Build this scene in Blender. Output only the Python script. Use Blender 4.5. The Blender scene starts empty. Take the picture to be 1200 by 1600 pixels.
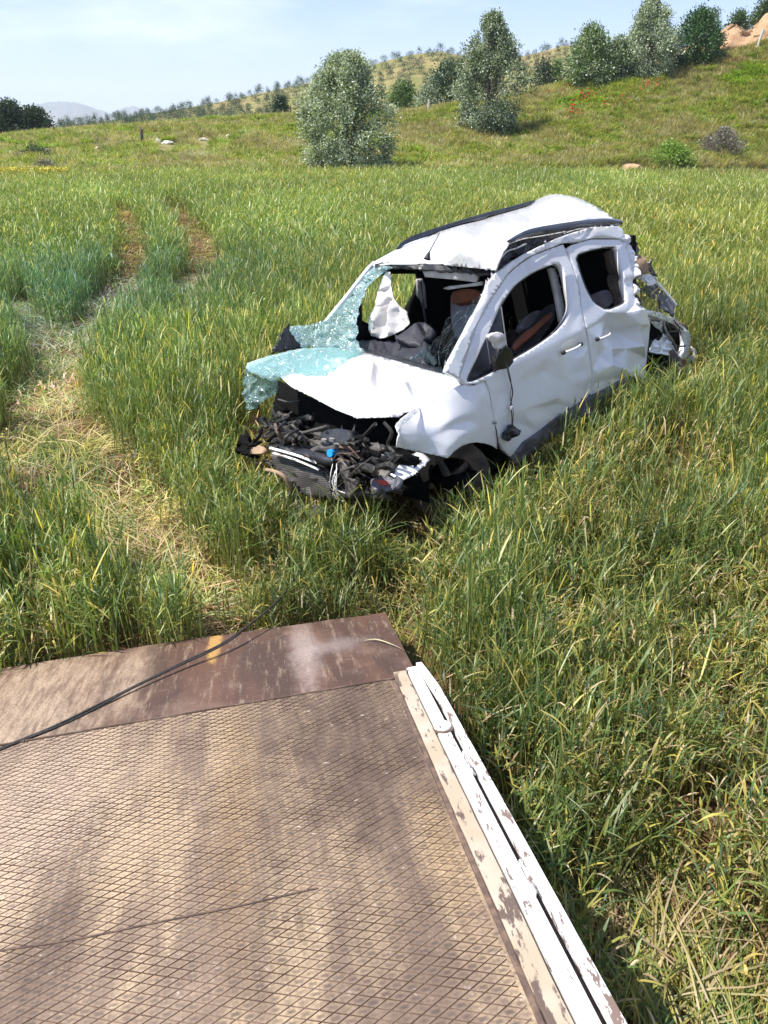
import bpy, bmesh, math, random
import numpy as np
from mathutils import Vector, Matrix, noise, geometry

random.seed(7)
rng = np.random.default_rng(11)
SC = bpy.context.scene
COL = SC.collection

# ------------------------------------------------------------------ camera
CAMZ = 2.75
PITCH = math.radians(26.8)
cam_d = bpy.data.cameras.new('camera')
cam_d.sensor_fit = 'HORIZONTAL'; cam_d.sensor_width = 36; cam_d.lens = 36
cam_d.clip_end = 20000; cam_d.clip_start = 0.05
cam = bpy.data.objects.new('camera', cam_d); COL.objects.link(cam)
cam.location = (0, 0, CAMZ); cam.rotation_euler = (math.pi/2-PITCH, 0, 0)
SC.camera = cam

# ------------------------------------------------------------------ light
SUN_EL = math.radians(57); SUN_AZ = math.atan2(-.93, -.30)      # azimuth from +Y towards +X
tosun = Vector((math.sin(SUN_AZ)*math.cos(SUN_EL), math.cos(SUN_AZ)*math.cos(SUN_EL), math.sin(SUN_EL)))
W = bpy.data.worlds.new('World'); SC.world = W; W.use_nodes = True
nt = W.node_tree; nt.nodes.clear()
def N(nt, t, **k):
    n = nt.nodes.new(t)
    for a, b in k.items():
        if a in ('inp',):
            for i, v in b.items(): n.inputs[i].default_value = v
        else: setattr(n, a, b)
    return n
sky = N(nt, 'ShaderNodeTexSky', sky_type='NISHITA', sun_disc=False, sun_elevation=SUN_EL, sun_rotation=SUN_AZ,
        air_density=1.1, dust_density=.6, ozone_density=2.2, altitude=900)
bg = N(nt, 'ShaderNodeBackground'); bg.inputs[1].default_value = .118
tc = N(nt, 'ShaderNodeTexCoord'); mp = N(nt, 'ShaderNodeMapping'); mp.inputs['Scale'].default_value = (1.2, 1.2, 5.5)
mp.inputs['Location'].default_value = (3.1, 0.4, 0.2)
nz = N(nt, 'ShaderNodeTexNoise', inp={'Scale': 1.7, 'Detail': 7, 'Roughness': .55})
cr = N(nt, 'ShaderNodeMapRange', inp={'From Min': .46, 'From Max': .66, 'To Min': 0.0, 'To Max': .75})
mx = N(nt, 'ShaderNodeMix', data_type='RGBA'); mx.inputs['B'].default_value = (6.6, 6.7, 7.2, 1)
out = N(nt, 'ShaderNodeOutputWorld')
L = nt.links.new
L(tc.outputs['Generated'], mp.inputs[0]); L(mp.outputs[0], nz.inputs['Vector']); L(nz.outputs['Fac'], cr.inputs['Value'])
L(cr.outputs[0], mx.inputs['Factor']); st = N(nt, 'ShaderNodeMix', data_type='RGBA', blend_type='MULTIPLY'); st.inputs['Factor'].default_value = 1; st.inputs['B'].default_value = (.79, .765, .95, 1); L(sky.outputs[0], st.inputs['A']); L(st.outputs['Result'], mx.inputs['A']); L(mx.outputs['Result'], bg.inputs[0]); L(bg.outputs[0], out.inputs[0])
sun_d = bpy.data.lights.new('sun', 'SUN'); sun_d.energy = 4.6; sun_d.angle = math.radians(.53); sun_d.color = (1, .955, .88)
sun = bpy.data.objects.new('sun', sun_d); COL.objects.link(sun); sun.rotation_euler = tosun.to_track_quat('Z', 'Y').to_euler()
sun.location = (-20, -6, 40)
SC.view_settings.view_transform = 'Standard'; SC.view_settings.look = 'None'
SC.view_settings.gamma = 1; SC.view_settings.exposure = .80; SC.view_settings.use_curve_mapping = False
SC.render.engine = 'CYCLES'
cy = SC.cycles; cy.max_bounces = 6; cy.diffuse_bounces = 3; cy.glossy_bounces = 2; cy.transmission_bounces = 4; cy.transparent_max_bounces = 12; cy.volume_bounces = 1
cy.use_denoising = True; cy.volume_step_rate = 4

# ------------------------------------------------------------------ pixel <-> world (photo pixels, 1200 x 1600)
cP, sP = math.cos(PITCH), math.sin(PITCH)
CAM = np.array([0, 0, CAMZ])
def ray(u, v):
    return np.array([u-600, (800-v)*sP+1200*cP, (800-v)*cP-1200*sP])/1200.
def elaz(u, v):
    d = ray(u, v); return math.degrees(math.atan2(d[0], d[1])), math.degrees(math.atan2(d[2], math.hypot(d[0], d[1])))

# ------------------------------------------------------------------ helpers
def obj(name, me, mat=None, parent=None, smooth=False, ang=None, **props):
    o = bpy.data.objects.new(name, me); COL.objects.link(o)
    if mat is not None and len(me.materials) == 0:
        for m in (mat if isinstance(mat, (list, tuple)) else [mat]): me.materials.append(m)
    if parent is not None: o.parent = parent
    if smooth:
        me.polygons.foreach_set('use_smooth', [True]*len(me.polygons))
        if ang: me.set_sharp_from_angle(angle=math.radians(ang))
    for k, v in props.items(): o[k] = v
    return o
def mesh(vs, fs, name='m'):
    me = bpy.data.meshes.new(name); me.from_pydata([tuple(v) for v in vs], [], [tuple(f) for f in fs]); me.validate(); me.update(); return me
def thing(name, label, cat, loc=(0, 0, 0), group=None):
    o = bpy.data.objects.new(name, None); COL.objects.link(o); o.location = loc; o.empty_display_size = .1
    o['label'] = label; o['category'] = cat
    if group: o['group'] = group
    return o
def tag(o, label, cat, group=None):
    o['label'] = label; o['category'] = cat
    if group: o['group'] = group
    return o
class MB:
    def __init__(s): s.v = []; s.f = []
    def add(s, vs, fs):
        b = len(s.v); s.v += [tuple(v) for v in vs]; s.f += [tuple(i+b for i in f) for f in fs]; return s
    def box(s, c, sz, M=None):
        x, y, z = [a/2 for a in sz]
        vs = [Vector((sx*x, sy*y, sz_*z)) for sx in (-1, 1) for sy in (-1, 1) for sz_ in (-1, 1)]
        if M is not None: vs = [M @ v for v in vs]
        vs = [v+Vector(c) for v in vs]
        return s.add(vs, [(0, 1, 3, 2), (4, 6, 7, 5), (0, 4, 5, 1), (2, 3, 7, 6), (0, 2, 6, 4), (1, 5, 7, 3)])
    def tube(s, pts, r, n=8, cap=True):
        pts = [Vector(p) for p in pts]; vs = []; fs = []
        rr = r if isinstance(r, (list, tuple)) else [r]*len(pts)
        up = Vector((0, 0, 1)); prev = None
        for i, p in enumerate(pts):
            t = (pts[min(i+1, len(pts)-1)]-pts[max(i-1, 0)]).normalized()
            if prev is None:
                a = t.cross(up)
                if a.length < .1: a = t.cross(Vector((1, 0, 0)))
            else: a = prev - t*prev.dot(t)
            a.normalize(); prev = a; b = t.cross(a)
            for k in range(n):
                w = 2*math.pi*k/n; vs.append(p+(a*math.cos(w)+b*math.sin(w))*rr[i])
        for i in range(len(pts)-1):
            for k in range(n): fs.append((i*n+k, i*n+(k+1) % n, (i+1)*n+(k+1) % n, (i+1)*n+k))
        if cap: fs.append(tuple(range(n))[::-1]); fs.append(tuple((len(pts)-1)*n+k for k in range(n)))
        return s.add(vs, fs)
    def me(s, name='m'): return mesh(s.v, s.f, name)
def bez(pts, n=8):                     # catmull-rom through points
    P = [Vector(p) for p in pts]; P = [P[0]*2-P[1]]+P+[P[-1]*2-P[-2]]; o = []
    for i in range(1, len(P)-2):
        for k in range(n):
            t = k/n; o.append(.5*((2*P[i])+(-P[i-1]+P[i+1])*t+(2*P[i-1]-5*P[i]+4*P[i+1]-P[i+2])*t*t+(-P[i-1]+3*P[i]-3*P[i+1]+P[i+2])*t**3))
    o.append(P[-2]); return o

# ------------------------------------------------------------------ materials
def newmat(name):
    m = bpy.data.materials.new(name); m.use_nodes = True; m.node_tree.nodes.clear(); return m, m.node_tree
def pmat(name, col, rough=.5, metal=0, spec=.5, col2=None, scale=8, bump=0, bscale=40, coat=0, mr=(.4, .65), detail=5, emis=None):
    m, t = newmat(name); b = N(t, 'ShaderNodeBsdfPrincipled'); o = N(t, 'ShaderNodeOutputMaterial')
    b.inputs['Base Color'].default_value = (*col, 1); b.inputs['Roughness'].default_value = rough; b.inputs['Metallic'].default_value = metal
    b.inputs['Specular IOR Level'].default_value = spec; b.inputs['Coat Weight'].default_value = coat
    L = t.links.new; L(b.outputs[0], o.inputs[0]); tcn = N(t, 'ShaderNodeTexCoord')
    if col2:
        n = N(t, 'ShaderNodeTexNoise', inp={'Scale': scale, 'Detail': detail, 'Roughness': .6}); L(tcn.outputs['Object'], n.inputs['Vector'])
        r = N(t, 'ShaderNodeMapRange', inp={'From Min': mr[0], 'From Max': mr[1]}); L(n.outputs['Fac'], r.inputs['Value'])
        x = N(t, 'ShaderNodeMix', data_type='RGBA'); x.inputs['A'].default_value = (*col, 1); x.inputs['B'].default_value = (*col2, 1)
        L(r.outputs[0], x.inputs['Factor']); L(x.outputs['Result'], b.inputs['Base Color'])
    if bump:
        n = N(t, 'ShaderNodeTexNoise', inp={'Scale': bscale, 'Detail': 4}); L(tcn.outputs['Object'], n.inputs['Vector'])
        bp = N(t, 'ShaderNodeBump', inp={'Strength': bump, 'Distance': .01}); L(n.outputs['Fac'], bp.inputs['Height']); L(bp.outputs[0], b.inputs['Normal'])
    return m
def foliage_mat(name, trans=.3, rough=.45, gloss=.06, inst=True, attr='col', mul=(1, 1, 1)):
    m, t = newmat(name); L = t.links.new
    a = N(t, 'ShaderNodeAttribute', attribute_name=attr, attribute_type='GEOMETRY')
    col = a.outputs['Color']
    if inst:
        ti = N(t, 'ShaderNodeAttribute', attribute_name='tint', attribute_type='INSTANCER')
        x = N(t, 'ShaderNodeMix', data_type='RGBA', blend_type='MULTIPLY'); x.inputs['Factor'].default_value = 1
        L(col, x.inputs['A']); L(ti.outputs['Vector'], x.inputs['B']); col = x.outputs['Result']
    d = N(t, 'ShaderNodeBsdfDiffuse'); tr = N(t, 'ShaderNodeBsdfTranslucent'); g = N(t, 'ShaderNodeBsdfGlossy', inp={'Roughness': rough})
    g.inputs['Color'].default_value = (.8, .85, .9, 1)
    tm = N(t, 'ShaderNodeMix', data_type='RGBA', blend_type='MULTIPLY'); tm.inputs['Factor'].default_value = 1; tm.inputs['B'].default_value = (1.25, 1.35, .55, 1)
    L(col, tm.inputs['A']); L(col, d.inputs[0]); L(tm.outputs['Result'], tr.inputs[0])
    m1 = N(t, 'ShaderNodeMixShader', inp={0: trans}); m2 = N(t, 'ShaderNodeMixShader', inp={0: gloss}); o = N(t, 'ShaderNodeOutputMaterial')
    L(d.outputs[0], m1.inputs[1]); L(tr.outputs[0], m1.inputs[2]); L(m1.outputs[0], m2.inputs[1]); L(g.outputs[0], m2.inputs[2]); L(m2.outputs[0], o.inputs[0])
    return m
M = {}
M['blade'] = foliage_mat('wheat_blade', .40, .45, .022)
M['leaf'] = foliage_mat('tree_leaf', .30, .5, .05, inst=False)
M['weed'] = foliage_mat('weed_blade', .38, .6, .02)
M['bark'] = pmat('bark', (.09, .07, .05), .9, col2=(.16, .13, .1), scale=9, bump=.5)
M['rock'] = pmat('rock', (.42, .38, .33), .9, col2=(.6, .55, .5), scale=3, bump=.6, bscale=12)
M['clay'] = pmat('clay', (.40, .24, .14), .95, col2=(.5, .34, .2), scale=4, bump=.6, bscale=10)
M['post'] = pmat('post_concrete', (.5, .49, .45), .9)
M['white'] = pmat('white_paint', (.78, .79, .8), .22, col2=(.74, .745, .75), scale=3, coat=.5)
M['black'] = pmat('black_plastic', (.012, .013, .016), .4, col2=(.03, .03, .032), scale=12)
M['void'] = pmat('shade_black', (.006, .006, .006), .95, spec=.1)  # near-black: cabin and bay shade put into the colour, some black parts too
M['grey'] = pmat('dark_grey_plastic', (.07, .075, .095), .55, col2=(.13, .12, .13), scale=18, bump=.3, mr=(.45, .6))
M['dash'] = pmat('dashboard_plastic', (.014, .015, .024), .6, col2=(.024, .025, .034), scale=9, bump=.2)
M['rubber'] = pmat('tyre_rubber', (.03, .028, .027), .85, col2=(.16, .115, .085), scale=7, bump=.4, mr=(.35, .75))
M['steel'] = pmat('bare_steel', (.35, .35, .36), .45, metal=.7, col2=(.2, .17, .15), scale=10)
M['alum'] = pmat('cast_aluminium', (.42, .41, .4), .5, metal=.5, col2=(.16, .14, .12), scale=9, bump=.5)
M['cloth_w'] = pmat('airbag_cloth', (.66, .64, .62), .9, col2=(.5, .47, .45), scale=6, bump=.4, bscale=25)
M['lining'] = pmat('headliner_cloth', (.42, .41, .4), .9, col2=(.3, .29, .28), scale=8)
M['orange'] = pmat('orange_cloth', (.24, .075, .03), .85, col2=(.16, .055, .025), scale=8)
M['seatdark'] = pmat('dark_seat_cloth', (.02, .02, .022), .9, col2=(.035, .033, .035), scale=14)
M['seatgrey'] = pmat('grey_cloth', (.22, .2, .22), .9, col2=(.16, .14, .15), scale=10)
M['rimdark'] = pmat('muddy_rim', (.05, .045, .04), .8, col2=(.14, .10, .07), scale=12)
M['grime'] = pmat('oily_metal', (.03, .028, .026), .5, metal=.3, col2=(.13, .12, .11), scale=25, mr=(.5, .7))
M['grime2'] = pmat('dusty_metal', (.12, .11, .10), .6, metal=.3, col2=(.06, .05, .045), scale=22)
M['blue'] = pmat('blue_plastic', (.02, .3, .7), .35)
M['tanp'] = pmat('tan_panel', (.36, .24, .15), .8, col2=(.28, .19, .13), scale=9)
M['red'] = pmat('red_plastic', (.35, .03, .02), .4)

# ------------------------------------------------------------------ terrain
CREST = [(-400, 222), (0, 216), (100, 206), (200, 200), (300, 192), (450, 183), (560, 181), (620, 179), (700, 168), (760, 160), (820, 148), (860, 138), (900, 128), (1000, 112), (1100, 92), (1200, 66), (1500, 20)]
HILL = [(-400, 214), (60, 210), (90, 200), (200, 184), (330, 162), (480, 130), (560, 108), (600, 96), (640, 86), (690, 80), (740, 92), (800, 92), (850, 80), (880, 71), (930, 70), (1000, 76), (1200, 70), (1500, 90)]
FOOT = [(-400, 282), (0, 281), (600, 276), (900, 268), (1200, 263), (1500, 256)]
cA = np.array([elaz(*p) for p in CREST]); hA = np.array([elaz(*p) for p in HILL])
fA = np.array([(elaz(*p)[0], CAMZ/math.tan(math.radians(-elaz(*p)[1]))) for p in FOOT])
def tand(a): return np.tan(np.radians(a))
def crest_el(az): return np.interp(az, cA[:, 0], cA[:, 1])
def hill_el(az): return np.interp(az, hA[:, 0], hA[:, 1])
def r1f(az): return np.interp(az, fA[:, 0], fA[:, 1])
def r2f(az): return r1f(az)+np.interp(az, [-26, 0, 15, 30], [42, 34, 30, 30])
R3, R4 = 205., 290.
CR = Vector((-.70, -.704, 0)).normalized()
CARP = np.array([.0493, 5.6287, -2.7441+CAMZ])
def swell(x, y):
    # the ground under the van rises gently towards its tail
    dx, dy = x-CARP[0], y-CARP[1]
    a = -(dx*CR.x+dy*CR.y)                        # metres back from the front axle
    b = dx*(-CR.y)+dy*CR.x                         # metres to the van's left (camera right)
    b = -(dx*CR.y-dy*CR.x)
    h = np.clip(a+.3, 0, 3.6)*.105
    fall = np.exp(-(np.clip(np.abs(a-1.6)-2.2, 0, None)/2.2)**2)*np.exp(-(np.clip(np.abs(b)-1.0, 0, None)/2.0)**2)
    return h*fall + .04*np.sin(x*.9+1)*np.sin(y*.7)*np.clip((y-1)/4, 0, 1)
def zf(x, y):
    x = np.asarray(x, float); y = np.asarray(y, float)
    r = np.hypot(x, y); az = np.degrees(np.arctan2(x, y)); azc = np.clip(az, -40, 40)
    r1 = r1f(azc); r2 = r2f(azc); ec = crest_el(azc); eh = hill_el(azc)
    ef = np.degrees(np.arctan2(-CAMZ, r1))
    t = np.clip((r-r1)/(r2-r1), 0, 1); s = t**.9
    bank = CAMZ+r*tand(ef+(ec-ef)*s) + .35*np.sin(az*.9)*np.sin(r*.25)*np.sin(t*np.pi)
    zc = CAMZ+r2*tand(ec); t3 = np.clip((r-r2)/(R3-r2), 0, 1); z3 = zc-(2.2+.12*np.abs(zc))*np.sin(t3*np.pi/2)
    el3 = np.degrees(np.arctan2(z3-CAMZ, np.maximum(R3, 1))); t4 = np.clip((r-R3)/(R4-R3), 0, 1)
    hill = CAMZ+np.maximum(r, 1)*tand(el3+(eh-el3)*t4**.8)
    z4 = CAMZ+R4*tand(eh); far = z4+(-12-z4)*np.clip((r-R4)/600, 0, 1)
    z = np.where(r < r1, swell(x, y), np.where(r < r2, bank, np.where(r < R3, z3, np.where(r < R4, hill, far))))
    back = np.clip((np.abs(az)-55)/30, 0, 1)       # behind the viewer: level ground
    return z*(1-back)
def ground_at(u, v, h=0):
    d = ray(u, v); d = d/math.hypot(d[0], d[1])
    rs = np.concatenate([np.arange(1, 60, .05), np.arange(60, 300, .25)])
    zz = CAMZ+rs*d[2]; g = zf(rs*d[0], rs*d[1])+h; k = np.argmax(zz <= g)
    if not (zz <= g).any(): k = len(rs)-1
    return np.array([rs[k]*d[0], rs[k]*d[1], float(zf(rs[k]*d[0], rs[k]*d[1]))])

azs = np.concatenate([np.arange(-180, -44, 4), np.arange(-44, 44, .4), np.arange(44, 180.1, 4)])
def rings(fun_list):
    V = []; F = []
    n = len(azs)
    for rf in fun_list:
        r = rf(np.clip(azs, -40, 40)); x = r*np.sin(np.radians(azs)); y = r*np.cos(np.radians(azs)); z = zf(x, y)
        V += list(zip(x.tolist(), y.tolist(), z.tolist()))
    for i in range(len(fun_list)-1):
        for k in range(n-1): F.append((i*n+k, i*n+k+1, (i+1)*n+k+1, (i+1)*n+k))
    return mesh(V, F)
EPS = 1e-4
def gmat(name, cols, scale, bump=.6, bscale=6, hazecol=None):
    m, t = newmat(name); L = t.links.new; b = N(t, 'ShaderNodeBsdfPrincipled', inp={'Roughness': .95, 'Specular IOR Level': .1}); o = N(t, 'ShaderNodeOutputMaterial')
    g = N(t, 'ShaderNodeNewGeometry'); n1 = N(t, 'ShaderNodeTexNoise', inp={'Scale': scale, 'Detail': 8, 'Roughness': .65}); n2 = N(t, 'ShaderNodeTexNoise', inp={'Scale': scale*9, 'Detail': 6})
    L(g.outputs['Position'], n1.inputs['Vector']); L(g.outputs['Position'], n2.inputs['Vector'])
    ad = N(t, 'ShaderNodeMath', operation='MULTIPLY_ADD', inp={1: .45}); L(n2.outputs['Fac'], ad.inputs[0])
    sb = N(t, 'ShaderNodeMath', operation='SUBTRACT', inp={1: .22}); L(n1.outputs['Fac'], sb.inputs[0]); L(sb.outputs[0], ad.inputs[2])
    c = N(t, 'ShaderNodeValToRGB'); L(ad.outputs[0], c.inputs[0]); e = c.color_ramp.elements
    for i, (p, cc) in enumerate(cols):
        if i < 2: e[i].position = p; e[i].color = (*cc, 1)
        else: q = e.new(p); q.color = (*cc, 1)
    L(c.outputs[0], b.inputs['Base Color']); bp = N(t, 'ShaderNodeBump', inp={'Strength': bump, 'Distance': .05}); n3 = N(t, 'ShaderNodeTexNoise', inp={'Scale': bscale, 'Detail': 8})
    L(g.outputs['Position'], n3.inputs['Vector']); L(n3.outputs['Fac'], bp.inputs['Height']); L(bp.outputs[0], b.inputs['Normal']); L(b.outputs[0], o.inputs[0])
    return m
M['soil'] = gmat('field_soil', [(.3, (.06, .035, .02)), (.7, (.20, .115, .06))], 1.3, 1, 14)
M['bank'] = gmat('bank_turf', [(.3, (.12, .15, .04)), (.7, (.34, .25, .13)), (.5, (.20, .20, .07))], .5, 1, 5)
M['hill'] = gmat('dry_hill_grass', [(.3, (.11, .14, .04)), (.72, (.34, .25, .12)), (.5, (.22, .20, .075))], .03, .4, .6)
M['mount'] = gmat('mountain_rock', [(.3, (.14, .13, .11)), (.7, (.22, .2, .17))], .002, .4, .01)
def frac(a, b, t): return lambda az, t=t: a(az)+(b(az)-a(az))*t
c0 = lambda az: np.full_like(az, EPS)
o = obj('field', rings([frac(c0, r1f, t) for t in np.concatenate([[0], np.linspace(.02, .35, 60), np.linspace(.36, 1, 30)])]), M['soil'], smooth=True, kind='structure')
o = obj('hillside', rings([frac(r1f, r2f, t) for t in np.linspace(0, 1, 40)]), M['bank'], smooth=True, kind='structure')
c3 = lambda az: np.full_like(az, R3); c4 = lambda az: np.full_like(az, R4); c5 = lambda az: np.full_like(az, 900.); c6 = lambda az: np.full_like(az, 9000.)
o = obj('far_hill', rings([frac(r2f, c3, t) for t in np.linspace(0, 1, 14)]+[frac(c3, c4, t) for t in np.linspace(0.03, 1, 30)]+[frac(c4, c5, t) for t in (.1, .3, .6, 1)]+[c6]), M['hill'], smooth=True, kind='structure')
# far mountains
MT = [(-220, 190), (-100, 182), (-20, 178), (40, 166), (75, 160), (100, 158), (130, 163), (150, 170), (175, 177), (190, 170), (208, 165), (225, 172), (250, 186), (320, 192), (420, 196)]
vs = []; fs = []
def mtn_rows():
    P = []
    for i in range(len(MT)-1):
        for k in range(6):
            t = k/6; P.append((MT[i][0]+(MT[i+1][0]-MT[i][0])*t, MT[i][1]+(MT[i+1][1]-MT[i][1])*t+random.uniform(-1.2, 1.2)))
    return P
MP = mtn_rows(); nM = len(MP)
for j, rr in enumerate((4300, 4700, 5200, 6000)):
    for (u, v) in MP:
        az, el = elaz(u, v); a = math.radians(az); h = (CAMZ+5200*math.tan(math.radians(el)))
        z = {0: -30, 1: h*.45+random.uniform(-15, 15), 2: h, 3: -30}[j]
        vs.append((rr*math.sin(a), rr*math.cos(a), z))
for j in range(3):
    for i in range(nM-1): fs.append((j*nM+i, j*nM+i+1, (j+1)*nM+i+1, (j+1)*nM+i))
obj('mountain', mesh(vs, fs), M['mount'], smooth=True, kind='structure')

# haze: one closed box of thin air round everything
hm, t = newmat('haze_air'); pv = N(t, 'ShaderNodeVolumePrincipled', inp={'Density': .00019, 'Anisotropy': .1}); pv.inputs['Color'].default_value = (.70, .82, 1, 1)
o_ = N(t, 'ShaderNodeOutputMaterial'); t.links.new(pv.outputs[0], o_.inputs['Volume'])
hb = MB().box((0, 0, 130), (19000, 19000, 330)).me()
obj('haze', hb, hm, kind='stuff')

# ------------------------------------------------------------------ tow truck bed frame (local: x right, y towards the tail, z out of the plate)
v1 = Vector((-.17209618, .95588826, -.23803473)); vr = Vector((.98027692, .19001534, .05432619)); nb = Vector((-.09716002, .22399062, .96973612))
BP = ray(600, 957)*((.28-CAMZ)/ray(600, 957)[2])+CAM
BM = Matrix(((vr.x, v1.x, nb.x, BP[0]), (vr.y, v1.y, nb.y, BP[1]), (vr.z, v1.z, nb.z, BP[2]), (0, 0, 0, 1)))
BMI = BM.inverted()
def bed(u, v, h=0.):
    d = BMI.to_3x3() @ Vector(ray(u, v)); o = BMI @ Vector(CAM); k = (h-o.z)/d.z; return o+d*k

# ------------------------------------------------------------------ van frame (local: X forward, Y to its left, Z up, origin under the front axle)
VR = Matrix(((-.70197959, .69451875, -.15769704), (-.70411788, -.71004658, .00720194), (-.10697036, .11609292, .98746128)))
VT = Vector((CARP[0], CARP[1], CARP[2]))
VM = Matrix.Translation(VT) @ VR.to_4x4(); VMI = VM.inverted(); VRI = VMI.to_3x3(); VO = VMI @ Vector(CAM)
def cp(u, v, ax, val):
    """photo pixel -> point of the van on the plane axis=val"""
    d = VRI @ Vector(ray(u, v)); i = 'xyz'.index(ax); k = (val-VO[i])/d[i]; return VO+d*k
def ck(u, v, k): return VO+(VRI @ Vector(ray(u, v)))*k
def kof(u, v, ax, val):
    d = VRI @ Vector(ray(u, v)); i = 'xyz'.index(ax); return (val-VO[i])/d[i]

# ================================================================== TOW TRUCK BED
SL = -.84                                                  # seam between tail plate and tread plate
def bed_material(tread):
    m, t = newmat('tread_steel' if tread else 'tail_steel'); L = t.links.new
    b = N(t, 'ShaderNodeBsdfPrincipled', inp={'Roughness': .62, 'Specular IOR Level': .4}); o = N(t, 'ShaderNodeOutputMaterial'); L(b.outputs[0], o.inputs[0])
    tcn = N(t, 'ShaderNodeTexCoord')
    def noi(sc, scale, det=6, ro=.6, loc=(0, 0, 0)):
        mp = N(t, 'ShaderNodeMapping'); mp.inputs['Scale'].default_value = sc; mp.inputs['Location'].default_value = loc; mp.inputs['Rotation'].default_value = (0, 0, .12); L(tcn.outputs['Object'], mp.inputs[0])
        n = N(t, 'ShaderNodeTexNoise', inp={'Scale': scale, 'Detail': det, 'Roughness': ro}); L(mp.outputs[0], n.inputs['Vector']); return n.outputs['Fac']
    def mr(x, a, b_, c=0., d=1.):
        r = N(t, 'ShaderNodeMapRange', interpolation_type='SMOOTHSTEP', inp={'From Min': a, 'From Max': b_, 'To Min': c, 'To Max': d}); L(x, r.inputs['Value']); return r.outputs[0]
    def mix(f, A, B):
        x = N(t, 'ShaderNodeMix', data_type='RGBA')
        if isinstance(f, float): x.inputs['Factor'].default_value = f
        else: L(f, x.inputs['Factor'])
        for k, c in (('A', A), ('B', B)):
            if isinstance(c, tuple): x.inputs[k].default_value = (*c, 1)
            else: L(c, x.inputs[k])
        return x.outputs['Result']
    def ma(op, a, b_=None, c=None):
        x = N(t, 'ShaderNodeMath', operation=op)
        for i, q in enumerate((a, b_, c)):
            if q is None: continue
            if isinstance(q, (int, float)): x.inputs[i].default_value = q
            else: L(q, x.inputs[i])
        return x.outputs[0]
    sx = N(t, 'ShaderNodeSeparateXYZ'); L(tcn.outputs['Object'], sx.inputs[0]); X, Y = sx.outputs[0], sx.outputs[1]
    def blob(cx, cy, rx, ry, soft=.5):                    # a stain with its own place on the plate
        wob = ma('MULTIPLY', ma('SUBTRACT', noi((2.2, 1, 1), 8, 8, .75, (cx, cy, 0)), .5), 2.6)
        a = ma('DIVIDE', ma('SUBTRACT', X, cx), rx); c = ma('DIVIDE', ma('SUBTRACT', Y, cy), ry)
        d = ma('ADD', ma('SQRT', ma('ADD', ma('MULTIPLY', a, a), ma('MULTIPLY', c, c))), wob); return mr(d, 1+soft, 1-soft)
    n1 = noi((3.2, .8, 1), 1.1, 8, .62, (4, 2, 0)); n2 = noi((1, 1, 1), 22, 6, .7); n3 = noi((11, 1.6, 1), 2.5, 9, .78, (0, 3, 0)); n4 = noi((1, 1, 1), 2.3, 7, .6, (9, 1, 0)); n5 = noi((1, 1, 1), 90, 3, .6)
    if tread:
        base = mix(mr(n1, .43, .57), (.50, .375, .235), (.27, .195, .135))
        base = mix(mr(n4, .56, .7, 0, .5), base, (.50, .38, .27))
        dark = ma('MAXIMUM', ma('MULTIPLY', blob(-.30, -1.30, .40, .80, .7), 1.0), ma('MULTIPLY', blob(-.72, -1.6, .14, .9, .8), .75))
        dark = ma('MAXIMUM', dark, ma('MULTIPLY', blob(-.35, -2.3, .2, .5, .8), .6)); dark = ma('MAXIMUM', dark, ma('MULTIPLY', blob(-1.33, -1.9, .09, .5, .7), .8))
        dark = ma('MULTIPLY', dark, mr(n3, .3, .62, .55, 1.))
        base = mix(ma('MULTIPLY', dark, .9), base, (.080, .052, .034))
        base = mix(ma('MULTIPLY', blob(-1.55, -1.35, .28, .5, .8), .75), base, (.60, .47, .34))
        base = mix(ma('MULTIPLY', ma('MAXIMUM', blob(-.82, -1.5, .07, .6, .9), blob(-.17, -2.05, .06, .3, .9)), .40), base, (.50, .34, .16))
        base = mix(mr(n2, .60, .69, 0, .5), base, (.7, .6, .5)); 
        # worn centre of each lozenge, in lattice coordinates
        a2, b2 = DA, DB; det = a2.x*b2.y-a2.y*b2.x
        p = ma('DIVIDE', ma('SUBTRACT', ma('MULTIPLY', X, b2.y), ma('MULTIPLY', Y, b2.x)), det); q = ma('DIVIDE', ma('SUBTRACT', ma('MULTIPLY', Y, a2.x), ma('MULTIPLY', X, a2.y)), det)
        fp = ma('SUBTRACT', ma('FRACT', p), .5); fq = ma('SUBTRACT', ma('FRACT', q), .5)
        dd = ma('ADD', ma('ABSOLUTE', ma('ADD', fp, 0.)), ma('ABSOLUTE', fq)); dd = ma('ADD', dd, ma('MULTIPLY', ma('SUBTRACT', n2, .5), .5))
        cell = N(t, 'ShaderNodeTexWhiteNoise', noise_dimensions='2D'); cb = N(t, 'ShaderNodeCombineXYZ'); L(ma('FLOOR', p), cb.inputs[0]); L(ma('FLOOR', q), cb.inputs[1]); L(cb.outputs[0], cell.inputs['Vector'])
        spot = ma('MULTIPLY', mr(dd, .50, .12), mr(cell.outputs[0], 0, 1, .35, 1.)); spot = ma('MULTIPLY', spot, ma('ADD', .62, ma('MULTIPLY', dark, .38)))
        base = mix(spot, base, (.075, .052, .045))
        ed = ma('MINIMUM', ma('SUBTRACT', .5, ma('ABSOLUTE', fp)), ma('SUBTRACT', .5, ma('ABSOLUTE', fq)))
    else:
        base = mix(mr(n1, .35, .6), (.13, .064, .040), (.068, .038, .027))
        base = mix(mr(n4, .5, .72, 0, .55), base, (.25, .16, .115))
        base = mix(ma('MULTIPLY', mr(n3, .52, .66), .55), base, (.40, .295, .21))
        base = mix(ma('MULTIPLY', ma('MULTIPLY', ma('MAXIMUM', blob(-1.80, -.45, .36, .7, .8), ma('MULTIPLY', blob(-1.36, -.35, .09, .35, .8), .9)), mr(n3, .36, .58, .25, 1.)), .85), base, (.46, .345, .24))
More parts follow.
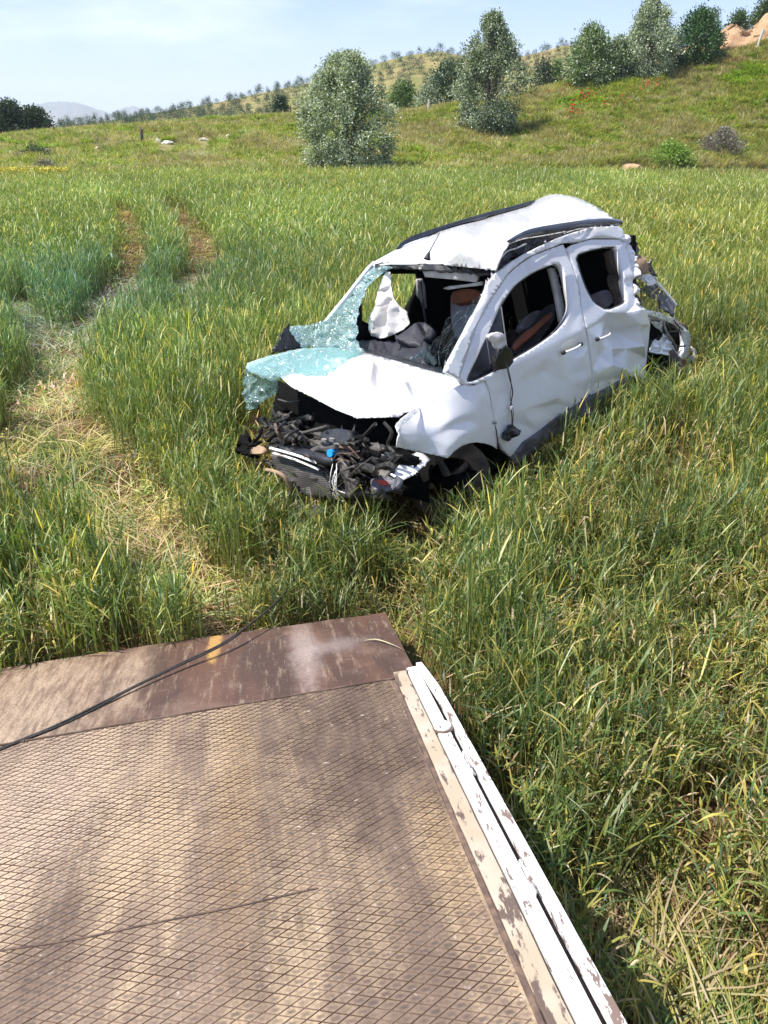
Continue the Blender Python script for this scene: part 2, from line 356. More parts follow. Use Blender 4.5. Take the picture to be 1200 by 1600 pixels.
        base = mix(ma('MULTIPLY', blob(-.48, -.38, .06, .35, .9), .5), base, (.5, .42, .38)); base = mix(ma('MULTIPLY', blob(-.33, -.35, .14, .08, .9), .35), base, (.45, .38, .36))
        base = mix(blob(-.945, -.06, .032, .26, .35), base, (.46, .27, .08))
        base = mix(mr(n2, .6, .75, 0, .45), base, (.3, .2, .17))
        sc_ = noi((60, 2.2, 1), 3, 2, .5, (1, 8, 0)); base = mix(mr(sc_, .68, .74, 0, .35), base, (.6, .53, .48))
        sc2 = noi((3, 50, 1), 3, 2, .5, (5, 8, 0)); base = mix(mr(sc2, .68, .73, 0, .35), base, (.55, .5, .46))
    base = mix(mr(n5, .40, .68, 0, .42), base, (.10, .07, .06))
    L(base, b.inputs['Base Color'])
    bp = N(t, 'ShaderNodeBump', inp={'Strength': .5, 'Distance': .003}); L(n2, bp.inputs['Height']); L(bp.outputs[0], b.inputs['Normal'])
    return m
_o = bed(300, 1550); DA = bed(321, 1553.3)-_o; DB = bed(320, 1537)-_o
def flaked(name, c1=(.80, .80, .78), c2=(.20, .14, .11), a=.57, b=.64, dust=None, scale=9, str_=(3, .8, 3)):
    m, t = newmat(name); L = t.links.new; bs = N(t, 'ShaderNodeBsdfPrincipled', inp={'Roughness': .45}); o = N(t, 'ShaderNodeOutputMaterial'); L(bs.outputs[0], o.inputs[0])
    tcn = N(t, 'ShaderNodeTexCoord'); mp = N(t, 'ShaderNodeMapping'); mp.inputs['Scale'].default_value = str_; L(tcn.outputs['Object'], mp.inputs[0])
    n = N(t, 'ShaderNodeTexNoise', inp={'Scale': scale, 'Detail': 9, 'Roughness': .68}); L(mp.outputs[0], n.inputs['Vector'])
    r = N(t, 'ShaderNodeMapRange', inp={'From Min': a, 'From Max': b}); L(n.outputs['Fac'], r.inputs['Value'])
    n2 = N(t, 'ShaderNodeTexNoise', inp={'Scale': 5, 'Detail': 6}); L(tcn.outputs['Object'], n2.inputs['Vector'])
    x0 = N(t, 'ShaderNodeMix', data_type='RGBA'); x0.inputs['A'].default_value = (*c1, 1); x0.inputs['B'].default_value = (*(dust or (.74, .72, .68)), 1)
    r2 = N(t, 'ShaderNodeMapRange', inp={'From Min': .45, 'From Max': .7, 'To Max': .6}); L(n2.outputs['Fac'], r2.inputs['Value']); L(r2.outputs[0], x0.inputs['Factor'])
    x = N(t, 'ShaderNodeMix', data_type='RGBA'); L(x0.outputs['Result'], x.inputs['A']); x.inputs['B'].default_value = (*c2, 1); L(r.outputs[0], x.inputs['Factor']); L(x.outputs['Result'], bs.inputs['Base Color'])
    bp = N(t, 'ShaderNodeBump', inp={'Strength': .5, 'Distance': .002}, invert=True); L(r.outputs[0], bp.inputs['Height']); L(bp.outputs[0], bs.inputs['Normal']); return m
M['tread'] = bed_material(True); M['tail'] = bed_material(False)
M['ridge'] = pmat('ridge_steel', (.085, .055, .042), .7, spec=.2, col2=(.19, .135, .105), scale=5, mr=(.42, .62))
M['railw'] = flaked('rail_white_paint', a=.555, b=.58, scale=13); M['barw'] = flaked('bar_white_paint', a=.60, b=.62, scale=13)
M['flange'] = flaked('dusty_flange', (.43, .34, .24), (.13, .09, .07), .54, .58, (.58, .50, .41), scale=11)
M['rust'] = pmat('rusty_steel', (.09, .06, .05), .85, col2=(.2, .13, .09), scale=20, bump=.4)
bedo = thing('truck_bed', 'tilted steel tow truck bed with diamond tread, brown tail plate and white side rail', 'truck bed')
bedo.matrix_world = BM
def grid_plate(x0, x1, ys, nx, edge=None, th=.012, warp=.004):
    """worn plate: gently warped top, real thickness"""
    V = []; F = []; ny = len(ys)
    for j, y in enumerate(ys):
        for i in range(nx+1):
            x = x0+(x1-x0)*i/nx; yy = y+(edge(x) if edge and j == ny-1 else 0)
            V.append((x, yy, warp*noise.noise(Vector((x*1.6, yy*1.6, 3.)))))
    n = len(V); V += [(a, b, c-th) for a, b, c in V]; w = nx+1
    for j in range(ny-1):
        for i in range(nx):
            a = j*w+i; F.append((a, a+1, a+w+1, a+w)); F.append((n+a, n+a+w, n+a+w+1, n+a+1))
    for i in range(nx): F.append((i, n+i, n+i+1, i+1)); a = (ny-1)*w+i; F.append((a, a+1, n+a+1, n+a))
    for j in range(ny-1): a = j*w; F.append((a, a+w, n+a+w, n+a)); a = j*w+nx; F.append((a, n+a, n+a+w, a+w))
    return mesh(V, F)
def tail_edge(x):
    return .06*min(1, max(0, -x/1.2))+.010*noise.noise(Vector((x*5, 0, 0)))+.006*noise.noise(Vector((x*21, 2, 0)))
obj('tail_plate', grid_plate(-2.36, .008, list(np.linspace(SL+.004, 0, 10)), 60, tail_edge), M['tail'], bedo, True, 30)
obj('tread_plate', grid_plate(-2.36, -.112, list(np.linspace(-5.2, SL, 20)), 30, None, .010, .003), M['tread'], bedo, True, 30)
# raised lozenge ridges: one joined part
def ridges():
    V = []; F = []
    X0, X1, Y0, Y1 = -2.355, -.122, -4.6, SL-.012
    a, b = Vector((DA.x, DA.y, 0)), Vector((DB.x, DB.y, 0)); 
    for p, q in ((a, b), (b, a)):
        # lines run along p at integer multiples of q
        det = q.x*p.y-q.y*p.x
        cs = [((X*p.y-Y*p.x)/det) for X in (X0, X1) for Y in (Y0, Y1)]
        d = p.normalized(); nrm = Vector((-d.y, d.x, 0)); w = .0017; h = .0030
        for k in range(math.floor(min(cs)), math.ceil(max(cs))+1):
            c = q*k
            # clip the infinite line c+d*s to the rectangle
            s0, s1 = -1e9, 1e9
            for (pc, dc, lo, hi) in ((c.x, d.x, X0, X1), (c.y, d.y, Y0, Y1)):
                t0, t1 = (lo-pc)/dc, (hi-pc)/dc
                if t0 > t1: t0, t1 = t1, t0
                s0 = max(s0, t0); s1 = min(s1, t1)
            if s1-s0 < .02: continue
            L_ = p.length*2; n = max(1, int((s1-s0)/L_))
            for i in range(n+1):
                s = s0+(s1-s0)*i/n; P = c+d*s; zz = .003*noise.noise(Vector((P.x*1.6, P.y*1.6, 3.)))
                hh = h*(.75+.5*random.random()); ww = w*(.8+.5*random.random())
                V += [tuple(P-nrm*ww+Vector((0, 0, zz-.0015))), tuple(P+Vector((0, 0, zz+hh))), tuple(P+nrm*ww+Vector((0, 0, zz-.0015)))]
                if i: m = len(V)-6; F += [(m, m+3, m+4, m+1), (m+1, m+4, m+5, m+2)]
    return mesh(V, F)
obj('tread_ridge', ridges(), M['ridge'], bedo, kind='stuff')
def beam(name, x0, x1, z0, z1, y0, y1, mat, jag=.0, seg=50, bend=None):
    V = []; F = []
    for i in range(seg+1):
        y = y0+(y1-y0)*i/seg; jx = jag*noise.noise(Vector((y*9, x0*50, 0))); bx = bend(y) if bend else 0
        V += [(x0+jx+bx, y, z0), (x1+jx+bx, y, z0), (x1+jx+bx, y, z1), (x0+jx+bx, y, z1)]
        if i:
            a = len(V)-8; F += [(a, a+1, a+5, a+4), (a+1, a+2, a+6, a+5), (a+2, a+3, a+7, a+6), (a+3, a, a+4, a+7)]
    F += [(0, 3, 2, 1), (len(V)-4, len(V)-3, len(V)-2, len(V)-1)]
    o = obj(name, mesh(V, F), mat, bedo)
    bv = o.modifiers.new('bevel', 'BEVEL'); bv.width = .003; bv.segments = 2; bv.limit_method = 'ANGLE'; return o
beam('edge_angle', -.112, -.096, -.01, .006, -5.2, SL-.02, M['rust'], .004)
beam('side_flange', -.094, -.036, -.02, .012, -5.2, SL+.045, M['flange'], .003)
beam('side_bar', -.029, .021, -.05, .016, -5.2, SL+.02, M['barw'])
rb = lambda y: -.022*max(0, (y+1.08)/.3)**1.3 if y > -1.08 else 0
beam('side_rail', .040, .068, -.012, .034, -5.2, SL+.06, M['railw'], .001, 80, rb)
beam('lower_beam', -.03, .068, -.20, -.055, -5.2, SL-.1, M['rust'])
beam('gap_channel', .018, .045, -.05, -.035, -5.2, SL-.05, M['rust'])
for yy in (-1.72, -2.33, -3.0):          # rope hooks between bar and rail
    g = MB(); L_ = .13
    g.tube([(.016, yy, .017), (.018, yy, .034), (.020, yy+L_, .036), (.020, yy+L_, .017)], .0035, 6)
    g.box((.034, yy+L_*.6, .005), (.016, .05, .05)); obj('lashing_hook', g.me(), M['railw'], bedo)
g = MB(); y = -1.36
g.tube([(.0, y, .016), (.0, y, .026)], [.036, .034], 20); obj('hinge_cap', g.me(), M['barw'], bedo, True, 30)
g = MB(); g.tube([(.0, y-.012, .014), (.0, y-.012, .0185)], [.040, .040], 20); obj('hinge_washer', g.me(), M['rust'], bedo, True, 30)
g = MB(); g.box((.012, SL+.01, .021), (.07, .06, .008)); g.box((-.01, SL+.03, .016), (.05, .012, .02)); obj('end_bracket', g.me(), M['railw'], bedo)
# underframe
g = MB()
for x in (-.45, -1.9): g.box((x, -2.9, -.11), (.09, 4.3, .18))
for y in np.arange(-5, -.9, .55): g.box((-1.18, y, -.06), (2.3, .06, .08))
obj('underframe', g.me(), M['rust'], bedo)
seam = MB()
for i in range(46):
    x = -2.33+i*.049; seam.box((x, SL-.004+.003*noise.noise(Vector((x*7, 0, 0))), .0045), (.046, .009, .005))
obj('weld_seam', seam.me(), M['ridge'], bedo)

g = MB(); cr_p = bez([bed(u, v, .0035) for u, v in ((-60, 1494), (0, 1485), (120, 1467), (230, 1444), (354, 1419), (430, 1402), (496, 1387))], 6); g.tube(cr_p, .0024, 5)
obj('plate_joint', g.me(), M['rust'], bedo)
# winch cable, two strands
M['cable'] = pmat('winch_cable', (.02, .018, .017), .55, col2=(.05, .045, .04), scale=60, bump=.6, bscale=300)
pc = [(-260, 1285, .006), (-120, 1226, .006), (0, 1170, .006), (80, 1137, .008), (150, 1103, .012), (215, 1070, .02), (290, 1033, .035), (350, 1004, .055), (400, 968, .085), (440, 932, .12)]
pts = [BM @ bed(u, v, h) for u, v, h in pc]
g = MB(); P = bez(pts+[pts[-1]+Vector((.10, .35, .0)), pts[-1]+Vector((.17, .9, -.25))], 6); g.tube(P, .0058, 8)
P2 = [p+Vector((0.002, -.012-.006*math.sin(i*.35), .0+.0015*math.sin(i*.5)))+Vector((0, 0, .0)) for i, p in enumerate(P[:int(len(P)*.7)])]
g.tube(P2, .0048, 8); tag(obj('winch_cable', g.me(), M['cable'], None, True), 'thin black winch cable running across the brown tail plate into the wheat', 'cable')
# dry leaf on the tail plate
g = MB(); A = [BM @ bed(560, 1003, .004), BM @ bed(585, 999, .012), BM @ bed(610, 1006, .015), BM @ bed(640, 1020, .01)]
B = bez(A, 5); V = []; F = []
for i, p in enumerate(B): w = .006*math.sin(math.pi*min(1, (i+.6)/len(B))); V += [p+Vector((0, w, 0)), p+Vector((0, -w, .003))]; F += [(2*i-2, 2*i-1, 2*i+1, 2*i)] if i else []
M['straw'] = pmat('straw', (.55, .5, .3), .7); tag(obj('dry_leaf', mesh(V, F), M['straw']), 'single pale dry wheat leaf lying on the right end of the brown tail plate', 'leaf')

# ================================================================== THE WRECKED VAN
van = thing('wrecked_van', 'crashed white van with shattered windscreen, buckled roof and torn off front, standing in the wheat', 'van')
van.matrix_world = VM
def side_y(Z):                       # the flank: upright below the beltline, leaning in above it
    if Z < 1.05: return .90-.10*max(0, .55-Z)**1.5+.012*math.sin(max(0, min(1, (Z-.3)/.75))*math.pi)
    return .90-(Z-1.05)*.30-.06*max(0, Z-1.35)
def kside(u, v, off=0.):
    k = kof(u, v, 'y', .9)
    for _ in range(8): p = ck(u, v, k); k = kof(u, v, 'y', side_y(p.z)+off)
    return k
def tps(cx, cy, w):
    P = np.column_stack([cx, cy])/400.; n = len(P)
    r2 = ((P[:, None]-P[None])**2).sum(-1); K = .5*r2*np.log(r2+1e-12); A = np.zeros((n+3, n+3)); A[:n, :n] = K+np.eye(n)*1e-6; Q = np.column_stack([np.ones(n), P]); A[:n, n:] = Q; A[n:, :n] = Q.T
    c = np.linalg.solve(A, np.concatenate([w, np.zeros(3)]))
    def f(u, v):
        d2 = (P[:, 0]-u/400)**2+(P[:, 1]-v/400)**2; return float((.5*d2*np.log(d2+1e-12))@c[:n]+c[n]+c[n+1]*u/400+c[n+2]*v/400)
    return f
def inpoly(x, y, P):
    c = False; j = len(P)-1
    for i in range(len(P)):
        if (P[i][1] > y) != (P[j][1] > y) and x < (P[j][0]-P[i][0])*(y-P[i][1])/(P[j][1]-P[i][1])+P[i][0]: c = not c
        j = i
    return c
def dens(P, step, closed=True):
    o = []
    for i in range(len(P) if closed else len(P)-1):
        a, b = P[i], P[(i+1) % len(P)]; n = max(1, int(math.hypot(b[0]-a[0], b[1]-a[1])/step))
        for k in range(n): o.append((a[0]+(b[0]-a[0])*k/n, a[1]+(b[1]-a[1])*k/n))
    return o
def roundpoly(P, it=1):
    for _ in range(it):
        o = []
        for i in range(len(P)):
            a, b = P[i], P[(i+1) % len(P)]; o += [(a[0]*.8+b[0]*.2, a[1]*.8+b[1]*.2), (a[0]*.2+b[0]*.8, a[1]*.2+b[1]*.8)]
        P = o
    return P
def cdt(outline, holes, extra):
    vs = [Vector(p) for p in outline]; loops = [list(range(len(vs)))]
    for h in holes: loops.append(list(range(len(vs), len(vs)+len(h)))); vs += [Vector(p) for p in h]
    es = [(l[i], l[(i+1) % len(l)]) for l in loops for i in range(len(l))]
    vs += [Vector(p) for p in extra]
    r = geometry.delaunay_2d_cdt(vs, es, [], 0, 1e-4); V = [tuple(v) for v in r[0]]; F = []
    for f in r[2]:
        cx = sum(V[i][0] for i in f)/len(f); cy_ = sum(V[i][1] for i in f)/len(f)
        if inpoly(cx, cy_, outline) and not any(inpoly(cx, cy_, h) for h in holes): F.append(tuple(f))
    return V, F
def panel(name, outline, ctrl, mat, holes=(), folds=None, ax='y', step=5., th=.004, sign=1, parent=van, ang=28, edge=4., kfun=None, rnd=0, jitter=0., rough=0., **props):
    """sheet cut to an outline seen in the photo, lying on a smooth surface through 3-D control
    points of the van, folded by creases (pixel, offset in metres along an axis)"""
    if rnd: outline = roundpoly(outline, rnd)
    if kfun is None:
        f = tps(np.array([c[0] for c in ctrl], float), np.array([c[1] for c in ctrl], float), np.array([1/kof(c[0], c[1], c[2], c[3]) for c in ctrl]))
        kfun = lambda u, v: 1/f(u, v)
    o = dens(outline, edge); hs = [dens(h, edge) for h in holes]
    if jitter: o = [(u+random.uniform(-jitter, jitter), v+random.uniform(-jitter, jitter)) for u, v in o]
    xs = [p[0] for p in o]; ys = [p[1] for p in o]; ex = []
    for j in range(int((max(ys)-min(ys))/step)+1):
        for i in range(int((max(xs)-min(xs))/step)+1):
            u = min(xs)+(i+.5*(j % 2)+.25)*step; v = min(ys)+(j+.3)*step
            if inpoly(u, v, outline) and not any(inpoly(u, v, h) for h in holes): ex.append((u, v))
    fl = folds or []
    ex += [(u, v) for u, v, d in fl if inpoly(u, v, outline)]
    if fl:
        rr_ = geometry.delaunay_2d_cdt([Vector(p) for p in [(a, b) for a, b in outline]+[(a, b) for a, b, c in fl]], [], [], 0, .5)
        for a, b in rr_[1]:
            A, B = rr_[0][a], rr_[0][b]; L_ = (A-B).length; n_ = int(L_/2.2)
            if L_ < 60:
                for q in range(1, n_):
                    p_ = A.lerp(B, q/n_)
                    if inpoly(p_.x, p_.y, outline) and not any(inpoly(p_.x, p_.y, h) for h in holes): ex.append((p_.x, p_.y))
    V, F = cdt(o, hs, ex)
    disp = lambda u, v: 0.
    if fl:
        co = [(p[0], p[1]) for p in outline]; fd = {}
        xs_, ys_ = [p[0] for p in outline], [p[1] for p in outline]
        pts = co+[(a, b) for a, b, c in fl]; dv = [0.]*len(co)+[c for a, b, c in fl]
        for i, (a, b) in enumerate(co):                      # outline corners may be displaced too
            for (u, v, d) in fl:
                if abs(u-a) < .6 and abs(v-b) < .6: dv[i] = d
        r = geometry.delaunay_2d_cdt([Vector(p) for p in pts], [], [], 0, .5); RV = r[0]; oi = r[3]
        dd = [max((dv[k] for k in oi[i]), key=abs) if oi[i] else 0. for i in range(len(RV))]; T = [tuple(f) for f in r[2]]
        def disp(u, v):
            for a, b, c in T:
                A, B, C_ = RV[a], RV[b], RV[c]; D = (B.y-C_.y)*(A.x-C_.x)+(C_.x-B.x)*(A.y-C_.y)
                if abs(D) < 1e-9: continue
                l1 = ((B.y-C_.y)*(u-C_.x)+(C_.x-B.x)*(v-C_.y))/D; l2 = ((C_.y-A.y)*(u-C_.x)+(A.x-C_.x)*(v-C_.y))/D; l3 = 1-l1-l2
                if l1 > -1e-4 and l2 > -1e-4 and l3 > -1e-4: return l1*dd[a]+l2*dd[b]+l3*dd[c]
            return 0.
    n = {'x': Vector((1, 0, 0)), 'y': Vector((0, 1, 0)), 'z': Vector((0, 0, 1))}[ax]*sign
    P = []; raw = disp; sm = props.pop('soft', 2.6)
    if fl and sm: disp = lambda u, v: .28*raw(u, v)+.12*(raw(u-sm, v)+raw(u+sm, v)+raw(u, v-sm)+raw(u, v+sm))+.06*(raw(u-sm, v-sm)+raw(u+sm, v+sm)+raw(u-sm, v+sm)+raw(u+sm, v-sm))
    for (u, v) in V:
        p = ck(u, v, kfun(u, v))+n*disp(u, v)
        if rough: p = p+n*rough*noise.noise(Vector((u*.09, v*.09, 5)))+n*rough*.5*noise.noise(Vector((u*.25, v*.25, 1)))
        P.append(p)
    me = mesh(P, F); ob = obj(name, me, mat, parent, **props)
    bm = bmesh.new(); bm.from_mesh(me); bmesh.ops.recalc_face_normals(bm, faces=bm.faces)
    s = sum((f.normal.dot(n)*f.calc_area() for f in bm.faces))
    if s < 0: bmesh.ops.reverse_faces(bm, faces=bm.faces)
    bm.to_mesh(me); bm.free()
    me.polygons.foreach_set('use_smooth', [True]*len(me.polygons)); me.set_sharp_from_angle(angle=math.radians(ang))
    if th: so = ob.modifiers.new('thickness', 'SOLIDIFY'); so.thickness = th; so.offset = -1; so.use_rim = True
    return ob
def ptube(name, pts, r, mat, n=8, parent=van, smooth=True, curve=5, **props):
    P = [cp(*p) for p in pts]; P = bez(P, curve) if curve and len(P) > 2 else P
    return obj(name, MB().tube(P, r, n).me(), mat, parent, smooth, 40, **props)

def wmat(name):
    m, t = newmat(name); L = t.links.new; b = N(t, 'ShaderNodeBsdfPrincipled', inp={'Roughness': .28, 'Coat Weight': .6}); o = N(t, 'ShaderNodeOutputMaterial'); L(b.outputs[0], o.inputs[0])
    tcn = N(t, 'ShaderNodeTexCoord'); 
    def nz(sc, s, d, loc=0): 
        mp = N(t, 'ShaderNodeMapping'); mp.inputs['Scale'].default_value = sc; mp.inputs['Location'].default_value = (loc, loc, 0); mp.inputs['Rotation'].default_value = (0, .5, 0); L(tcn.outputs['Object'], mp.inputs[0])
        n = N(t, 'ShaderNodeTexNoise', inp={'Scale': s, 'Detail': d, 'Roughness': .65}); L(mp.outputs[0], n.inputs['Vector']); return n
    a = nz((1, 1, 1), 2.2, 8); r = N(t, 'ShaderNodeMapRange', inp={'From Min': .50, 'From Max': .76, 'To Max': .55}); L(a.outputs['Fac'], r.inputs['Value'])
    x = N(t, 'ShaderNodeMix', data_type='RGBA'); x.inputs['A'].default_value = (.72, .72, .725, 1); x.inputs['B'].default_value = (.52, .48, .43, 1); L(r.outputs[0], x.inputs['Factor'])
    s = nz((1.2, 1, 16), 6, 3, 3); r2 = N(t, 'ShaderNodeMapRange', inp={'From Min': .70, 'From Max': .74, 'To Max': .6}); L(s.outputs['Fac'], r2.inputs['Value'])
    x2 = N(t, 'ShaderNodeMix', data_type='RGBA'); L(x.outputs['Result'], x2.inputs['A']); x2.inputs['B'].default_value = (.22, .21, .2, 1); L(r2.outputs[0], x2.inputs['Factor']); L(x2.outputs['Result'], b.inputs['Base Color']); 
    bp = N(t, 'ShaderNodeBump', inp={'Strength': .05, 'Distance': .02}); n4 = nz((1, 1, 1), 3, 2, 7); L(n4.outputs['Fac'], bp.inputs['Height']); L(bp.outputs[0], b.inputs['Normal']); L(bp.outputs[0], b.inputs['Coat Normal'])
    return m
M['paint'] = wmat('van_white_paint')
# near-black shell closing the cabin, its shade put into the colour
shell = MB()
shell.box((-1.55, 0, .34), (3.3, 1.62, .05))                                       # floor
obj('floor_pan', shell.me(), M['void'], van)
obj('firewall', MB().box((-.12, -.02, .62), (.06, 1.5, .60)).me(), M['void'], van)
obj('added_rear_wall', MB().box((-2.72, -.05, .95), (.05, 1.45, 1.15)).me(), M['void'], van)  # added wall, closes the open tail to keep the cabin dark

# --- left flank
RAILTOP = [(782, 428), (800, 408), (816, 398), (840, 386), (868, 373), (890, 365), (924, 355), (966, 353)]
frame_o = [(697, 580), (700, 570), (718, 536), (740, 492), (763, 444), (775, 427)]+RAILTOP[1:]+[(974, 360), (977, 377), (966, 372), (924, 372), (895, 378), (879, 380), (855, 389), (827, 401), (811, 412), (793, 428), (766, 468), (744, 508), (717, 590)]
panel('side_frame', frame_o, None, M['paint'], kfun=lambda u, v: kside(u, v, .012), step=6, th=.035,
      folds=[(697, 580, 0), (760, 470, .015), (782, 415, .02), (850, 380, .02), (930, 362, .012), (905, 372, -.012), (885, 370, .01)])
fd_o = [(719, 590), (745, 509), (767, 469), (794, 429), (812, 413), (828, 402), (856, 390), (880, 382), (891, 407), (903, 444), (907, 477), (915, 515), (919, 540), (924, 577), (926, 620), (900, 636), (871, 655), (845, 675), (819, 695), (800, 716), (788, 704), (782, 690), (773, 658), (765, 612), (759.5, 594), (745, 600), (727, 600)]
fd_h = roundpoly([(729, 592), (745, 560), (763, 520), (784, 472), (806, 443), (834, 424), (866, 411), (877, 414), (883, 440), (892, 483), (880, 505), (866, 521), (835, 542), (801, 562), (770, 582), (746, 594), (731, 598)], 2)
panel('front_door', fd_o, None, M['paint'], holes=[fd_h], kfun=lambda u, v: kside(u, v), step=5, th=.045, ang=30, soft=2.2,
      folds=[(800, 600, .008), (850, 580, -.014), (815, 640, .014), (825, 655, .008), (819, 663, -.022), (922, 604, -.018), (870, 632, -.022), (870, 622, .012), (916, 594, .01), (820, 675, -.012), (915, 612, -.008),
             (886, 552, -.034), (898, 545, -.036), (874, 568, .004), (908, 558, .006), (880, 536, .002), (872, 552, .002), (893, 585, -.016), (905, 520, .01), (890, 600, -.006), (850, 560, .012), (780, 620, -.006), (800, 680, -.02), (785, 650, .004), (860, 400, .008), (898, 450, .012)])
sd_o = [(886, 388), (893, 383), (924, 374), (966, 374), (977, 379), (982, 400), (988, 440), (993, 474), (1004, 483), (1013, 507), (1014, 560), (1015, 606), (1008, 602), (997, 594), (987, 590), (958, 605), (928, 619), (926, 577), (921, 540), (917, 515), (909, 477), (905, 444), (893, 407)]
sd_h = roundpoly([(898, 399), (920, 391), (945, 386), (964, 385), (969, 412), (974, 440), (978, 468), (973, 475), (948, 486), (928, 474), (916, 454), (906, 427)], 1)
panel('sliding_door', sd_o, None, M['paint'], holes=[sd_h], kfun=lambda u, v: kside(u, v), step=4, th=.045, ang=22, soft=1.3,
      folds=[(948, 488, .0), (958, 500, -.07), (975, 489, .02), (990, 484, .06), (992, 506, .06), (966, 512, -.12), (984, 521, -.14), (1004, 483, .03), (1013, 507, .03), (1000, 520, -.02), (995, 519, .05), (972, 560, -.09), (960, 545, -.02), (983, 545, -.03), (997, 540, .07),
             (938, 530, .008), (950, 538, -.05), (946, 556, -.06), (938, 548, -.01), (955, 570, .02), (975, 578, .03), (990, 588, .02), (932, 585, .012), (930, 600, -.02), (980, 577, -.01), (960, 592, -.018), (1014, 560, -.03), (1015, 606, -.06), (1003, 590, .02), (987, 430, .02)])
# rocker cladding
panel('sill_cladding', [(819, 692), (845, 673), (871, 653), (900, 634), (928, 617), (958, 602), (986, 588), (990, 596), (983, 618), (976, 630), (940, 648), (900, 664), (875, 676), (850, 695), (822, 716), (806, 728), (800, 716)], None, M['grey'],
      kfun=lambda u, v: kside(u, v, .018), step=7, th=.03, folds=[(900, 648, .025), (960, 615, .02), (850, 684, .02), (872, 664, -.01)])
# fender with arch
panel('front_fender', [(728, 600), (740, 602), (758, 594), (764, 612), (771, 650), (777, 690), (777, 702), (770, 697), (758, 693), (745, 691), (732, 693), (721, 697), (709, 706), (699, 716), (685, 712), (660, 706), (640, 703), (620, 698), (621, 688), (624, 677), (619, 664), (624, 658), (644, 646), (674, 622), (700, 609)],
      [(728, 600, 'y', .88), (764, 612, 'y', .9), (777, 700, 'y', .9), (745, 691, 'y', .93), (699, 716, 'y', .93), (620, 698, 'x', .78), (624, 677, 'x', .74), (660, 706, 'y', .90), (674, 622, 'y', .80), (644, 646, 'y', .76), (619, 664, 'x', .70), (700, 660, 'y', .90)],
      M['paint'], step=5, th=.006, ang=35, soft=3.2,
      folds=[(760, 640, .0), (752, 668, .010), (725, 678, .012), (700, 697, .012), (690, 664, .008), (720, 650, .009), (745, 648, .008), (668, 684, .004), (694, 676, -.006), (715, 662, -.008), (735, 657, -.006), (655, 660, .008), (640, 668, -.006), (700, 625, .008)])
# wheel arch liner + headlamp bracket etc further down

# --- bonnet
hood_o = [(436, 587), (455, 604), (485, 618), (526, 641), (559, 651), (603, 655), (623, 653), (640, 641), (660, 631), (700, 611), (728, 597), (712, 590), (696, 585), (664, 577), (630, 567), (586, 555), (552, 548), (519, 543), (468, 545), (417, 557), (387, 567), (384, 574), (394, 581), (415, 588)]
hood_c = [(728, 597, 'y', .78), (696, 585, 'x', -.25), (630, 567, 'x', -.38), (586, 555, 'x', -.42), (519, 543, 'y', -.72), (468, 545, 'y', -.82), (417, 557, 'y', -.85), (386, 570, 'y', -.85), (436, 587, 'y', -.62), (485, 618, 'y', -.28), (526, 641, 'y', .06), (559, 651, 'y', .26), (603, 655, 'y', .52), (640, 641, 'y', .68), (560, 600, 'z', 1.10), (640, 610, 'z', 1.06)]
panel('bonnet', hood_o, hood_c, M['paint'], ax='z', step=5, th=.008, ang=30,
      folds=[(560, 600, .01), (500, 575, .015), (455, 570, .01), (574, 640, .02), (580, 614, .08), (578, 630, .07), (603, 613, -.03), (601, 630, -.05), (603, 643, .02), (609, 612, .06), (613, 630, .07), (634, 612, .07), (650, 624, -.05), (642, 637, -.07), (622, 645, .05), (585, 647, .01), (640, 600, .015), (690, 602, .01), (540, 625, .012), (515, 612, -.01), (480, 600, .01), (493, 612, -.012), (603, 655, .02), (559, 651, -.02)])
# cowl strip under the glass
panel('cowl_panel', [(519, 545), (560, 549), (600, 558), (640, 569), (700, 586), (700, 579), (640, 562), (600, 551), (560, 543), (520, 538)],
      [(519, 543, 'y', -.74), (600, 556, 'x', -.46), (700, 582, 'x', -.32), (640, 560, 'x', -.48)], M['black'], ax='z', th=.02)

# --- roof, lifted off its left frame and buckled at the back
roof_o = [(583, 415), (586, 408), (600, 400), (620, 389), (637, 377), (660, 369), (687, 362), (720, 352), (750, 345), (790, 333), (830, 321), (842, 311), (855, 306), (868, 304), (890, 307), (910, 313), (930, 322), (945, 332), (958, 341), (968, 345),
          (955, 345), (925, 346), (890, 351), (845, 362), (815, 369), (797, 377), (786, 392), (780, 408), (775, 422), (740, 419), (700, 415), (650, 412), (610, 412)]
roof_c = [(583, 415, 'y', -.70), (620, 389, 'y', -.66), (687, 362, 'y', -.62), (750, 345, 'y', -.62), (836, 318, 'y', -.62), (868, 304, 'y', -.42), (910, 313, 'x', -2.75), (945, 332, 'x', -2.65), (968, 345, 'x', -2.48), (925, 346, 'y', .60), (890, 351, 'y', .62), (845, 362, 'y', .66), (797, 377, 'y', .70), (775, 422, 'y', .72), (700, 415, 'x', -.86), (650, 412, 'x', -.88), (720, 385, 'z', 1.85)]
panel('roof', roof_o, roof_c, M['paint'], ax='z', step=7, th=.012, ang=40, soft=7,
      folds=[(700, 380, .02), (780, 350, .03), (840, 325, .05), (868, 318, .06), (900, 322, .07), (930, 335, .04), (850, 345, .0), (820, 357, .03), (800, 365, -.01), (760, 395, .02), (790, 386, -.015), (735, 405, .01), (880, 338, .02), (830, 338, .0), (650, 395, .01), (925, 341, .03), (870, 350, .03)])
obj('headliner', MB().box((-1.80, -.02, 1.62), (1.55, 1.12, .02)).me(), M['void'], van)
